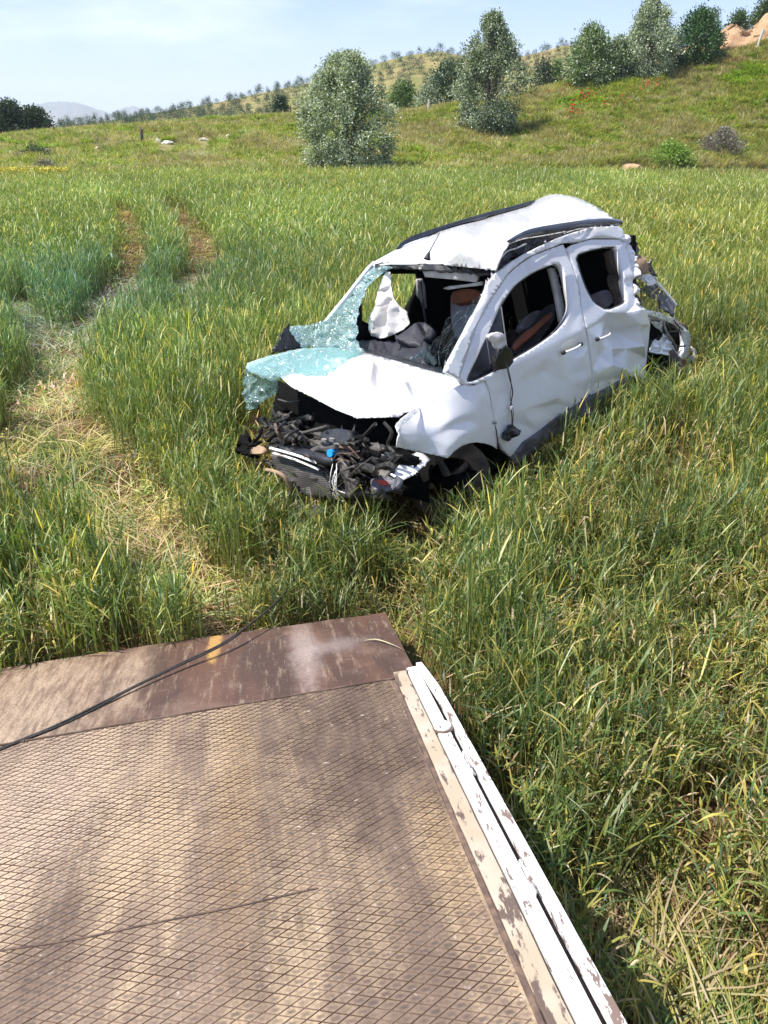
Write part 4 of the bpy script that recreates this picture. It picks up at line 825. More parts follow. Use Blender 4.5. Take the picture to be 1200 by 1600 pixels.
for i in range(46):                  # hoses, pipes and looms across the bay
    u, v = rnd_in(); ang = R_.uniform(-.9, .9); L_ = R_.uniform(22, 80); x = R_.uniform(.45, .80)+max(0, (v-690))*.002
    p = [(u+L_*s*math.cos(ang)+R_.uniform(-6, 6), v+L_*s*math.sin(ang)+R_.uniform(-6, 6), 'x', x+R_.uniform(-.08, .08)) for s in (-.5, -.17, .17, .5)]
    rr = R_.choice([.004, .006, .009, .014, .02, .026]); ptube('engine_hose', p, rr, M[mats[i % 10] if v > 702 else 'grime'], 6, curve=4)  # upper hoses get the darker metal, painting the shade under the bonnet
for i in range(44):                   # brackets, housings, broken plates
    u, v = rnd_in(); s = R_.uniform(3.5, 10); x = R_.uniform(.42, .66)+max(0, (v-700))*.0025; k = R_.randint(4, 6); a0 = R_.uniform(0, 6)
    P = [(u+s*R_.uniform(.6, 1.25)*math.cos(a0+6.283*j/k)*1.3, v+s*R_.uniform(.6, 1.2)*math.sin(a0+6.283*j/k)) for j in range(k)]
    panel('broken_bracket', P, [(P[0][0], P[0][1], 'x', x), (P[1][0], P[1][1], 'x', x+R_.uniform(-.05, .05)), (P[2][0], P[2][1], 'x', x+R_.uniform(-.05, .05))], M[mats[(i*7+3) % 10] if v > 706 else ('grime' if i % 3 else 'void')], ax='x', th=R_.choice([.004, .02, .05]), step=8, edge=8, rough=.03)  # upper pieces get darker materials, bonnet shade put into their colour
for i in range(16):                   # loops of thin pale wire by the right lamp
    u = 523+R_.uniform(-4, 12); v = 728+R_.uniform(-5, 12)
    ptube('loose_wire', [(u, v, 'x', .86), (u-3+R_.uniform(-5, 5), v+18, 'x', .92), (u+R_.uniform(-4, 8), v+38, 'x', .92), (u+R_.uniform(2, 16), v+44, 'x', .9)], .0022, M['railw' if i % 3 else 'black'], 5, curve=4)
for i in range(22):                   # dark pipes up under the raised bonnet corner
    u, v = R_.uniform(438, 505), R_.uniform(612, 672)
    if v < 600+(u-436)*.55+14: continue
    a = R_.uniform(-1.2, 1.2); L_ = R_.uniform(10, 26); ptube('engine_hose', [(u-L_*math.cos(a), v-L_*math.sin(a)*.6, 'x', .16), (u, v+R_.uniform(-4, 4), 'x', .24), (u+L_*math.cos(a), v+L_*math.sin(a)*.6, 'x', .18)], R_.choice([.008, .014, .022]), M[R_.choice(['grime', 'void', 'black', 'grime2'])], 7, curve=4)
# tangle at the right front corner (camera left)
for i in range(18):
    u, v = R_.uniform(382, 440), R_.uniform(665, 735); a = R_.uniform(-1.2, 1.2)
    ptube('torn_strip', [(u-12*math.cos(a), v-12*math.sin(a), 'x', .8), (u+R_.uniform(-4, 4), v+R_.uniform(-4, 4), 'x', .84), (u+12*math.cos(a), v+12*math.sin(a), 'x', .8)], R_.choice([.004, .008, .012]), M[mats[(i*3) % 10]], 6, curve=4)

# --- crushed tail
panel('rear_pillar', [(975, 366), (983, 368), (990, 392), (994, 420), (996, 450), (998, 478), (1004, 483), (993, 475), (988, 440), (982, 400), (977, 379)], None, M['paint'], kfun=lambda u, v: kside(u, v, .0), th=.03, step=4, jitter=.7, rough=.06,
      folds=[(988, 420, -.04), (992, 450, .04), (985, 395, .03)])
panel('torn_pillar_edge', [(981, 372), (990, 374), (995, 385), (993, 400), (996, 430), (1000, 460), (1003, 478), (998, 478), (993, 450), (989, 420), (985, 395)], [(981, 372, 'y', .62), (995, 385, 'y', .60), (1003, 478, 'y', .84), (996, 430, 'y', .7)], M['black'], th=.03, jitter=1.2, rough=.08)
panel('interior_panel', [(993, 397), (1002, 399), (1009, 405), (1015, 427), (1005, 429), (995, 425)], [(993, 397, 'x', -2.75), (1009, 405, 'x', -2.8), (1015, 427, 'x', -2.85), (995, 425, 'x', -2.7)], M['tanp'], ax='x', th=.02, rough=.03, label='torn orange brown inner panel')
panel('torn_shard', [(1009, 411), (1014, 409), (1020, 401), (1018, 412), (1020, 420), (1028, 432), (1018, 430), (1013, 420)], [(1009, 411, 'x', -2.9), (1020, 401, 'x', -2.95), (1018, 430, 'x', -2.9)], M['black'], ax='x', th=.02)
panel('crumpled_skin', [(996, 427), (1006, 424), (1016, 429), (1026, 434), (1027, 440), (1020, 446), (1008, 443), (999, 437)], [(996, 427, 'x', -2.75), (1026, 434, 'x', -2.95), (1008, 443, 'x', -2.8)], M['paint'], ax='x', th=.01, rough=.08, step=3, ang=15)
ptube('hatch_rim', [(1024, 440, 'x', -2.95), (1034, 450, 'x', -3.05), (1044, 462, 'x', -3.12), (1056, 477, 'x', -3.2)], .014, M['paint'])
panel('hatch_inner', [(1010, 444), (1024, 442), (1040, 458), (1055, 478), (1054, 494), (1040, 485), (1022, 468), (1006, 455)], [(1010, 444, 'x', -2.9), (1055, 478, 'x', -3.15), (1040, 485, 'x', -3.0)], M['grey'], ax='x', th=.02, rough=.06)
panel('quarter_band', [(994, 481), (1003, 482), (1030, 488), (1045, 493), (1057, 499), (1066, 507), (1072, 514), (1067, 518), (1058, 509), (1044, 502), (1028, 496), (1010, 491), (1000, 489)], [(994, 481, 'y', .84), (1030, 488, 'y', .8), (1072, 514, 'y', .62), (1044, 502, 'y', .78)], M['paint'], th=.035, rough=.008)
panel('rear_shade_sheet', [(1003, 490), (1028, 497), (1058, 508), (1070, 520), (1076, 540), (1070, 562), (1040, 575), (1016, 580), (1013, 510)], [(1003, 490, 'y', .66), (1070, 520, 'y', .5), (1070, 562, 'y', .55), (1016, 580, 'y', .66)], M['void'], th=.02, rough=.05)  # black sheet painted as the shade in the hollow of the crushed tail
panel('crumpled_skin', [(1008, 492), (1024, 497), (1036, 502), (1037, 520), (1030, 516), (1018, 505)], [(1008, 492, 'y', .78), (1036, 502, 'y', .72), (1030, 516, 'y', .72)], M['white'], th=.01, rough=.04, step=4, ang=30)
panel('crumpled_skin', [(1036, 521), (1043, 528), (1050, 539), (1060, 551), (1056, 556), (1038, 554), (1018, 550), (1017, 533), (1024, 530), (1032, 533)], [(1036, 521, 'y', .76), (1060, 551, 'y', .76), (1018, 550, 'y', .84), (1038, 554, 'y', .84)], M['white'], th=.01, rough=.05, step=4, ang=30)
panel('rear_bumper', [(1069, 513), (1076, 517), (1080, 526), (1079, 545), (1076, 560), (1068, 563), (1062, 558), (1068, 550), (1071, 536), (1070, 524)], [(1069, 513, 'y', .66), (1080, 526, 'y', .60), (1076, 560, 'y', .66), (1062, 558, 'y', .74)], M['white'], th=.05, step=4)
panel('bumper_end', [(1080, 541), (1089, 545), (1089, 557), (1085, 564), (1076, 566), (1079, 556), (1084, 553)], [(1080, 541, 'y', .5), (1089, 545, 'y', .48), (1076, 566, 'y', .56)], M['cloth_w'], th=.02, jitter=.8, rough=.04)
ptube('rear_strut', [(1036, 503, 'y', .80), (1042, 520, 'y', .82), (1052, 535, 'y', .80), (1058, 548, 'y', .78)], .012, M['alum'])
for i in range(22):
    u, v = R_.uniform(1005, 1068), R_.uniform(495, 560); a = R_.uniform(-1.5, 1.5); L_ = R_.uniform(5, 16)
    ptube('torn_strip', [(u-L_*math.cos(a), v-L_*math.sin(a), 'y', .72), (u+R_.uniform(-3, 3), v, 'y', .78), (u+L_*math.cos(a), v+L_*math.sin(a), 'y', .74)], R_.choice([.003, .005, .009]), M[mats[(i*3+1) % 10]], 6, curve=4)

# ================================================================== VEGETATION
def strips_mesh(name, strips, mat):
    """strips: list of (points, widths, side vector, colour root, colour tip)"""
    V = []; F = []; C = []
    for P, Wd, sd, c0_, c1_ in strips:
        b = len(V); n = len(P)
        for i in range(n):
            t = i/(n-1); c = [c0_[k]*(1-t)+c1_[k]*t for k in range(3)]; w = Wd[i]*.5
            V.append((P[i][0]-sd[0]*w, P[i][1]-sd[1]*w, P[i][2]-sd[2]*w)); V.append((P[i][0]+sd[0]*w, P[i][1]+sd[1]*w, P[i][2]+sd[2]*w)); C += [c, c]
            if i: F.append((b+2*i-2, b+2*i-1, b+2*i+1, b+2*i))
    me = mesh(V, F, name); ca = me.color_attributes.new('col', 'FLOAT_COLOR', 'POINT')
    ca.data.foreach_set('color', np.column_stack([np.array(C), np.ones(len(C))]).astype(np.float32).ravel())
    me.materials.append(mat); return me
GREEN = [(.08, .13, .026), (.105, .16, .03), (.13, .18, .04), (.09, .135, .042), (.165, .21, .055)]
BLUEG = [(.05, .10, .04), (.07, .125, .055), (.09, .15, .06)]
YEL = [(.36, .33, .07), (.27, .28, .06), (.42, .34, .09)]
PALE = [(.30, .36, .16), (.38, .42, .22)]
STR = [(.42, .34, .18), (.50, .42, .25), (.33, .24, .12)]
def pick(r, mixw):
    k = r.random(); a = 0
    for w, L_ in mixw:
        a += w
        if k < a: break
    c = r.choice(L_); s = r.uniform(.8, 1.25); return tuple(x*s for x in c)
def tuft(r, n, R, H, lean, mixw, leafw=.010, leaves=3, stemw=.0045, droop=.6, head=.0, ll=1.):
    S = []
    for i in range(n):
        a = r.uniform(0, 6.283); d = R*math.sqrt(r.random()); x0, y0 = d*math.cos(a), d*math.sin(a)
        h = H*r.uniform(.65, 1.12); la = r.uniform(0, 6.283); l = h*lean*r.uniform(.1, 1); dx, dy = l*math.cos(la), l*math.sin(la)
        sa = r.uniform(0, 3.14); sd = (math.cos(sa), math.sin(sa), 0)
        root = tuple(.5*q+.5*p for q, p in zip((.20, .16, .07), pick(r, [(1, GREEN)])))
        c1_ = pick(r, mixw); P = [(x0+dx*t*t, y0+dy*t*t, h*t*(1-.12*lean*t)) for t in (0, .35, .7, 1)]
        S.append((P, [stemw, stemw, stemw*.9, stemw*.5], sd, root, c1_))
        if head and r.random() < head:
            x, y, z = P[-1]; ca = tuple(min(1, q*1.5+.03) for q in c1_); S.append(([(x, y, z-.01), (x+dx*.08, y+dy*.08, z+.03), (x+dx*.2, y+dy*.2, z+.075)], [.004, .011, .003], sd, c1_, ca)); S.append(([(x, y, z-.01), (x+dx*.08, y+dy*.08, z+.03), (x+dx*.2, y+dy*.2, z+.075)], [.004, .011, .003], (-sd[1], sd[0], 0), c1_, ca))
        for k in range(leaves):
            t0 = r.uniform(.18, .95) if k else r.uniform(.7, 1); bx, by, bz = x0+dx*t0*t0, y0+dy*t0*t0, h*t0
            a2 = r.uniform(0, 6.283); LL = ll*H*r.uniform(.28, .55)*(1 if t0 > .3 else .7); w = leafw*r.uniform(.6, 1.3)
            up_ = r.uniform(.55, 1.15); dr = droop*r.uniform(.3, 1.8); out_ = r.uniform(.3, .75)
            P = []; 
            for s in (0, .25, .5, .75, 1): P.append((bx+math.cos(a2)*LL*out_*s, by+math.sin(a2)*LL*out_*s, max(.01, bz+LL*(up_*s-dr*s*s))))
            low = t0 < .45; mw = [(.35, YEL), (.45, STR), (.2, GREEN)] if low and r.random() < .55 else mixw
            c = pick(r, mw); tip = tuple(q*1.15 for q in c) if r.random() > .25 else pick(r, [(1, YEL)])
            S.append((P, [w*.7, w, w*.95, w*.6, w*.08], (-math.sin(a2), math.cos(a2), r.uniform(-.5, .5)), c, tip))
    return S
def laid(r, n, L_, mixw, w=.008, spread=.5, z=.10):
    """flattened stems lying roughly along +X"""
    S = []
    for i in range(n):
        a = r.gauss(0, spread); l = L_*r.uniform(.5, 1.1); x0, y0 = r.uniform(-.2, .2), r.uniform(-.22, .22); zz = r.uniform(.01, z); rise = r.uniform(-.02, .12)
        P = [(x0+math.cos(a)*l*s+.02*math.sin(s*5+i), y0+math.sin(a)*l*s, max(.008, zz+rise*s-.03*s*s+.03*math.sin(3.1*s))) for s in (0, .3, .6, 1)]
        c = pick(r, mixw); S.append((P, [w*.6, w, w*.8, w*.15], (-math.sin(a)*.8, math.cos(a)*.8, r.uniform(-.5, .5)), c, pick(r, mixw)))
    return S
def weed(r, n, H, cols, R=.12, w=.02, fan=.8):
    S = []
    for i in range(n):
        a = r.uniform(0, 6.283); d = R*math.sqrt(r.random()); x0, y0 = d*math.cos(a), d*math.sin(a); h = H*r.uniform(.4, 1.1); o_ = fan*h*r.uniform(.2, 1)
        P = [(x0+math.cos(a)*o_*s*s, y0+math.sin(a)*o_*s*s, h*(s-.2*s*s)) for s in (0, .4, .75, 1)]; c = r.choice(cols); k = r.uniform(.75, 1.3); c = tuple(q*k for q in c)
        S.append((P, [w*.5, w, w*.9, w*.2], (-math.sin(a), math.cos(a), r.uniform(-.6, .6)), tuple(q*.7 for q in c), c))
    return S
r0 = random.Random(3)
def coll(name, meshes):
    c = bpy.data.collections.new(name)
    for i, me in enumerate(meshes): c.objects.link(bpy.data.objects.new('%s_%02d' % (name, i), me))
    return c
WMIX = [(.66, GREEN), (.16, BLUEG), (.06, YEL), (.12, PALE)]; DMIX = [(.40, GREEN), (.15, BLUEG), (.27, YEL), (.18, STR)]
# index: 0-6 lush, 7-10 yellowing, 11-13 short stubble with straw, 14-17 flattened green, 18-20 flattened straw
near = [strips_mesh('wheat', tuft(r0, 42, .15, .66, .11, WMIX, droop=.22, leafw=.0070, leaves=2, stemw=.0066, head=.22, ll=.66), M['blade']) for _ in range(7)]
near += [strips_mesh('wheat', tuft(r0, 30, .15, .56, .22, DMIX, droop=.5, leafw=.008, stemw=.006, head=.15, ll=.7), M['blade']) for _ in range(4)]
near += [strips_mesh('wheat', tuft(r0, 14, .14, .26, .8, [(.3, GREEN), (.3, YEL), (.4, STR)], leaves=2), M['blade']) for _ in range(3)]
near += [strips_mesh('wheat', laid(r0, 42, .55, [(.45, GREEN), (.25, BLUEG), (.2, YEL), (.1, STR)]), M['blade']) for _ in range(4)]
near += [strips_mesh('wheat', laid(r0, 40, .5, [(.15, GREEN), (.3, YEL), (.55, STR)], spread=.7), M['blade']) for _ in range(3)]
far = [strips_mesh('wheat_far', tuft(r0, 22, .26, .60, .3, [(.78, GREEN), (.1, BLUEG), (.02, YEL), (.10, PALE)], leafw=.018, stemw=.012, leaves=2, droop=.4, head=.3), M['blade']) for _ in range(5)]
far += [strips_mesh('wheat_far', laid(r0, 26, .6, [(.2, GREEN), (.3, YEL), (.5, STR)], w=.02, spread=.8, z=.15), M['blade']) for _ in range(2)]
far += [strips_mesh('wheat_far', tuft(r0, 20, .26, .30, .8, [(.35, GREEN), (.3, YEL), (.35, STR)], leafw=.02, stemw=.01, leaves=2, droop=.7), M['blade']) for _ in range(2)]
GRY = [(.30, .28, .21), (.36, .33, .26), (.22, .22, .15)]; WG = [(.12, .18, .035), (.17, .23, .05), (.21, .25, .07)]; WD = [(.34, .29, .12), (.42, .35, .17), (.26, .25, .09)]; BR = [(.17, .28, .03), (.21, .32, .04)]
wild = [strips_mesh('wild', weed(r0, 46, .55, WG+WD[:1], .30, .03), M['weed']) for _ in range(3)]            # 0-2 green grass
wild += [strips_mesh('wild', weed(r0, 46, .60, WD+GRY, .30, .022, .6), M['weed']) for _ in range(3)]          # 3-5 dry grass
wild += [strips_mesh('wild', weed(r0, 60, .50, BR+WG, .28, .06, 1.1), M['weed']) for _ in range(2)]          # 6-7 leafy weeds
wild += [strips_mesh('wild', weed(r0, 70, .50, GRY, .30, .016, 1.0), M['weed'])]                             # 8 grey scrub
C_near, C_far, C_wild = coll('wheat_set', near), coll('wheat_far_set', far), coll('wild_set', wild)

def scatter(name, pts, rots, scl, idx, tint, collection, **props):
    me = bpy.data.meshes.new(name); me.from_pydata([tuple(p) for p in pts], [], [])
    for nm, tp, arr, fld in (('rot', 'FLOAT_VECTOR', rots, 'vector'), ('scl', 'FLOAT_VECTOR', scl, 'vector'), ('tint', 'FLOAT_VECTOR', tint, 'vector'), ('idx', 'INT', idx, 'value')):
        a = me.attributes.new(nm, tp, 'POINT'); a.data.foreach_set(fld, np.asarray(arr, dtype=np.int32 if tp == 'INT' else np.float32).ravel())
    o = obj(name, me, None, None, **props)
    g = bpy.data.node_groups.new(name+'_nodes', 'GeometryNodeTree'); g.interface.new_socket('Geometry', in_out='INPUT', socket_type='NodeSocketGeometry'); g.interface.new_socket('Geometry', in_out='OUTPUT', socket_type='NodeSocketGeometry')
    i_ = g.nodes.new('NodeGroupInput'); o_ = g.nodes.new('NodeGroupOutput'); ip = g.nodes.new('GeometryNodeInstanceOnPoints'); ci = g.nodes.new('GeometryNodeCollectionInfo')
    ci.inputs['Collection'].default_value = collection; ci.inputs['Separate Children'].default_value = True; ci.inputs['Reset Children'].default_value = True; ip.inputs['Pick Instance'].default_value = True
    def at(nm, tp):
        a = g.nodes.new('GeometryNodeInputNamedAttribute'); a.data_type = tp; a.inputs['Name'].default_value = nm; return a.outputs['Attribute']
    k = g.links.new; k(i_.outputs[0], ip.inputs['Points']); k(ci.outputs[0], ip.inputs['Instance']); k(at('idx', 'INT'), ip.inputs['Instance Index']); k(at('scl', 'FLOAT_VECTOR'), ip.inputs['Scale'])
    e2r = g.nodes.new('FunctionNodeEulerToRotation'); k(at('rot', 'FLOAT_VECTOR'), e2r.inputs[0]); k(e2r.outputs[0], ip.inputs['Rotation']); k(ip.outputs[0], o_.inputs[0])
    m = o.modifiers.new('scatter', 'NODES'); m.node_group = g; return o

# ---- tyre tracks and trampled swathes
def gline(P, h=.25): return np.array([ground_at(u, v, h)[:2] for u, v in P])
TR = [  # polyline, half width at start / end, kind  (0 = worn bare with straw, 1 = laid flat green)
    (gline([(186, 322), (200, 345), (209, 372), (210, 400), (200, 428), (176, 452), (158, 480), (140, 510)]), .50, .46, 0),
    (gline([(262, 318), (285, 340), (303, 365), (316, 395), (318, 420), (308, 450)]), .50, .62, 0),
    (gline([(308, 450), (280, 470), (245, 455), (215, 450), (180, 470)]), .45, .3, 1),
    (gline([(140, 510), (105, 545), (80, 575), (62, 610), (55, 650)]), .46, .46, 0),
    (gline([(10, 470), (60, 520), (75, 560), (70, 600)], .15), .3, .4, 1),
    (gline([(62, 620), (100, 660), (150, 705), (190, 760), (225, 810), (262, 870), (305, 930), (340, 985)], .1), .38, .22, 0),
    (gline([(30, 640), (70, 690), (110, 745), (150, 800), (190, 860), (230, 920)], .1), .30, .24, 1),
    (gline([(-40, 700), (0, 730), (40, 770), (75, 815), (95, 850)], .1), .20, .16, 0),
    (gline([(385, 660), (400, 675), (420, 690)], .1), .2, .2, 0),
    (gline([(300, 540), (330, 545), (325, 570)], .2), .22, .2, 1),
    (gline([(1040, 1430), (1030, 1500), (1060, 1600), (1100, 1700)], .05), .26, .34, 1),
    (gline([(600, 905), (620, 950), (650, 1010)], .1), .10, .10, 1),
]
def track(x, y):
    """(kind, strength, direction)"""
    best = (None, 0., 0.)
    for P, w0, w1, kd in TR:
        n = len(P)
        for i in range(n-1):
            ax, ay = P[i]; bx, by = P[i+1]; dx, dy = bx-ax, by-ay; L2 = dx*dx+dy*dy
            t = max(0, min(1, ((x-ax)*dx+(y-ay)*dy)/L2)); d = math.hypot(x-ax-dx*t, y-ay-dy*t); w = w0+(w1-w0)*(i+t)/(n-1)
            w *= 1+.4*noise.noise(Vector((x*1.3, y*1.1, 7)))+.3*noise.noise(Vector((x*4, y*3, 2)))
            s = 1-d/max(w, .01)
            if s > best[1]: best = (kd, s, math.atan2(dy, dx))
    return best
def car_local(x, y, z=.3): p = VMI @ Vector((x, y, z)); return p.x, p.y
def in_car(x, y, m=0.):
    a, b = car_local(x, y); return -3.35-m < a < .72+m and -.80-m < b < .80+m
def in_bed(x, y, m=0.):
    # where the plate shadows/occupies the ground
    p = Vector((x, y, 0)); d = p-Vector(BP); t = d.x*.981+d.y*.19; s = d.x*-.177+d.y*.984
    return -2.42-m < t < .09+m and -7 < s < .04+m
P_, R_l, S_, I_, T_ = [], [], [], [], []
P2_, R2_, S2_, I2_, T2_ = [], [], [], [], []
def tintof(x, y, r):
    n = noise.noise(Vector((x*.22, y*.16, 2.))); n2 = noise.noise(Vector((x*.9, y*.7, 9.))); n3 = noise.noise(Vector((x*.07, y*.05, 4.)))
    b = 1+.30*n+.18*n2+random.uniform(-.15, .15); rr, gg, bb = b, b, b
    far_ = min(1, max(0, (math.hypot(x, y)-7)/22)); rr *= 1.42+.42*far_+.25*n3; gg *= 1.40+.26*far_; bb *= 1.60+.15*far_-.2*n3
    # bluer, denser stand left of the far wheel track
    q = math.exp(-((x+4.6)/2.6)**2-((y-12.5)/3.6)**2); rr *= 1-.35*q; gg *= 1-.12*q; bb *= 1+.5*q
    return rr, gg, bb
def add_field():
    # equal-area jittered rings
    r = 1.2
    while r < 48:
        dens_ = 34 if r < 6 else (26 if r < 10 else (16 if r < 18 else (9 if r < 30 else 6.0)))
        if r > 14: dens_ *= 1.0
        step = 1/math.sqrt(dens_); a0, a1 = (-62, 62) if r < 8 else (-48, 48)
        n = int(math.radians(a1-a0)*r/step)
        for k in range(n):
            az = a0+(a1-a0)*(k+random.random())/n; rr = r+random.uniform(-.5, .5)*step
            x, y = rr*math.sin(math.radians(az)), rr*math.cos(math.radians(az))
            if rr > float(r1f(az))-.2: continue
            if in_bed(x, y, .05): continue
            ic = in_car(x, y)
            kd, s, dr = track(x, y) if y < 40 else (None, 0, 0)
            z = float(zf(x, y)); tn = tintof(x, y, rr); rot = random.uniform(0, 6.283); sz = random.uniform(.85, 1.18); hz = 1.
            ca, cb = car_local(x, y)
            if ic:                                     # crushed under the van
                if random.random() < .5: continue
                I_.append(random.choice([11, 12, 13, 18, 19])); P_.append((x, y, z)); R_l.append((0, 0, rot)); S_.append((1, 1, .55)); T_.append(tn); continue
            far_ = rr > 16
            patch = noise.noise(Vector((x*.8, y*.8, 20)))+.5*noise.noise(Vector((x*2.3, y*2.3, 30)))
            dry = .30*max(0, min(1, (8-rr)/4)) + (.38 if x > .8 and rr < 6.0 else 0)
            if s > .15:
                if kd == 0:
                    if s > .45 and random.random() < .35: continue
                    ii = random.choice([18, 19, 20, 11, 18, 19, 20]); ii = ii if not far_ else random.choice([5, 7, 8, 7, 8])
                else: ii = random.choice([14, 15, 16, 17, 18]); ii = ii if not far_ else random.choice([5, 6, 0])
                hz = .8 if ii >= 14 or far_ else .7; rot = dr+random.gauss(math.pi, .35) if kd == 1 or random.random() < .6 else rot
                if far_: hz = .45
                tn = tuple(q*random.uniform(.9, 1.35)*(.62 if far_ else 1) for q in tn) if kd == 0 else tn
            elif far_:
                ii = random.randrange(5); hz = 1+.12*patch
            else:
                thin = patch < -.24 and rr < 12 and random.random() < .62
                if thin and random.random() < .5: continue
                ii = random.choice([11, 12, 13]) if thin else (7+random.randrange(4) if random.random() < dry+.08+max(0, -patch)*.5 else random.randrange(7)); hz = 1+.22*patch
                if s > .0: hz *= .75
            # lower, knocked-about wheat close round the wreck and along the plate
            dcar = max(-3.35-ca, ca-.8, -.8-cb, cb-.8)
            if dcar < .9:
                near_front = ca > -.9
                hz *= (.78 if near_front else .85)+.30*max(0, dcar)/.9
            if 0 < dcar < 1.2 and ca > .8: hz *= .85
            if -.8 < ca < 1.0 and .78 < cb < 1.5: hz *= .72
            if 0 < dcar < 1.0 and ca < -2.3 and cb > .3: hz *= .66
            db = in_bed(x, y, .35)
            if db: hz *= .72
            if x > .9 and y < 4.2: hz *= .8
            if ii < 14 and not (far_ and ii >= 5): tx, ty = random.gauss(0, .045), random.gauss(0, .045)
            else: tx, ty = random.gauss(0, .05), random.gauss(0, .05)
            L_ = (P2_, R2_, S2_, I2_, T2_) if far_ else (P_, R_l, S_, I_, T_)
            L_[0].append((x, y, z-.01)); L_[1].append((tx, ty, rot)); L_[2].append((sz, sz, sz*hz)); L_[3].append(ii); L_[4].append(tn)
        r += step
add_field()
scatter('wheat', P_, R_l, S_, I_, T_, C_near, kind='stuff')
scatter('distant_wheat', P2_, R2_, S2_, I2_, T2_, C_far, kind='stuff')
print('wheat', len(P_), len(P2_))

# ---- bank grasses
STONES = [(247, 225, 9), (262, 225, 18), (357, 217, 8), (153, 234, 7), (73, 237, 10), (18, 240, 8), (318, 220, 14), (985, 266, 32), (598, 277, 34), (683, 272, 18), (640, 176, 30)]
OPEN = []
for (u, v, w) in STONES: q = ground_at(u, v); OPEN.append((elaz(u, v)[0], math.hypot(q[0], q[1]), w*.55/21.+.12))
def add_bank():
    P, R, S, I, T = [], [], [], [], []
    for k in range(26000):
        az = random.uniform(-33, 33); a, b = float(r1f(az)), float(r2f(az)); t = random.random()**1.1; r = a+(b+6-a)*t
        if any(abs(az-q[0]) < q[2] and q[1]-9 < r < q[1]+1.2 for q in OPEN): continue
        x, y = r*math.sin(math.radians(az)), r*math.cos(math.radians(az)); z = float(zf(x, y))
        n = noise.noise(Vector((x*.13, y*.13, 1)))+.6*noise.noise(Vector((x*.45, y*.45, 2))); m = noise.noise(Vector((x*.2, y*.2, 11)))+.4*noise.noise(Vector((x*.7, y*.7, 4)))
        if n > .22: ii = 0+random.randrange(3)
        elif n < -.15: ii = 3+random.randrange(3)
        else: ii = random.randrange(6)
        if m > .42: ii = 6+random.randrange(2)
        elif m < -.45 and random.random() < .7: ii = 8
        u_ = az; 
        if random.random() < .05: ii = random.choice([6, 7, 8])
        s = random.uniform(.6, 1.35); b_ = random.uniform(.8, 1.25)*(1+.2*n)
        if t < .06: ii = random.choice([3, 4, 8, 0]); s *= 1.1
        P.append((x, y, z-.03)); R.append((random.gauss(0, .12), random.gauss(0, .12), random.uniform(0, 6.28))); S.append((s*1.2, s*1.2, s*(.75+.35*random.random()))); I.append(ii); T.append((b_*1.3, b_*1.28, b_*1.1))
    scatter('wild_grass', P, R, S, I, T, C_wild, kind='stuff')
add_bank()

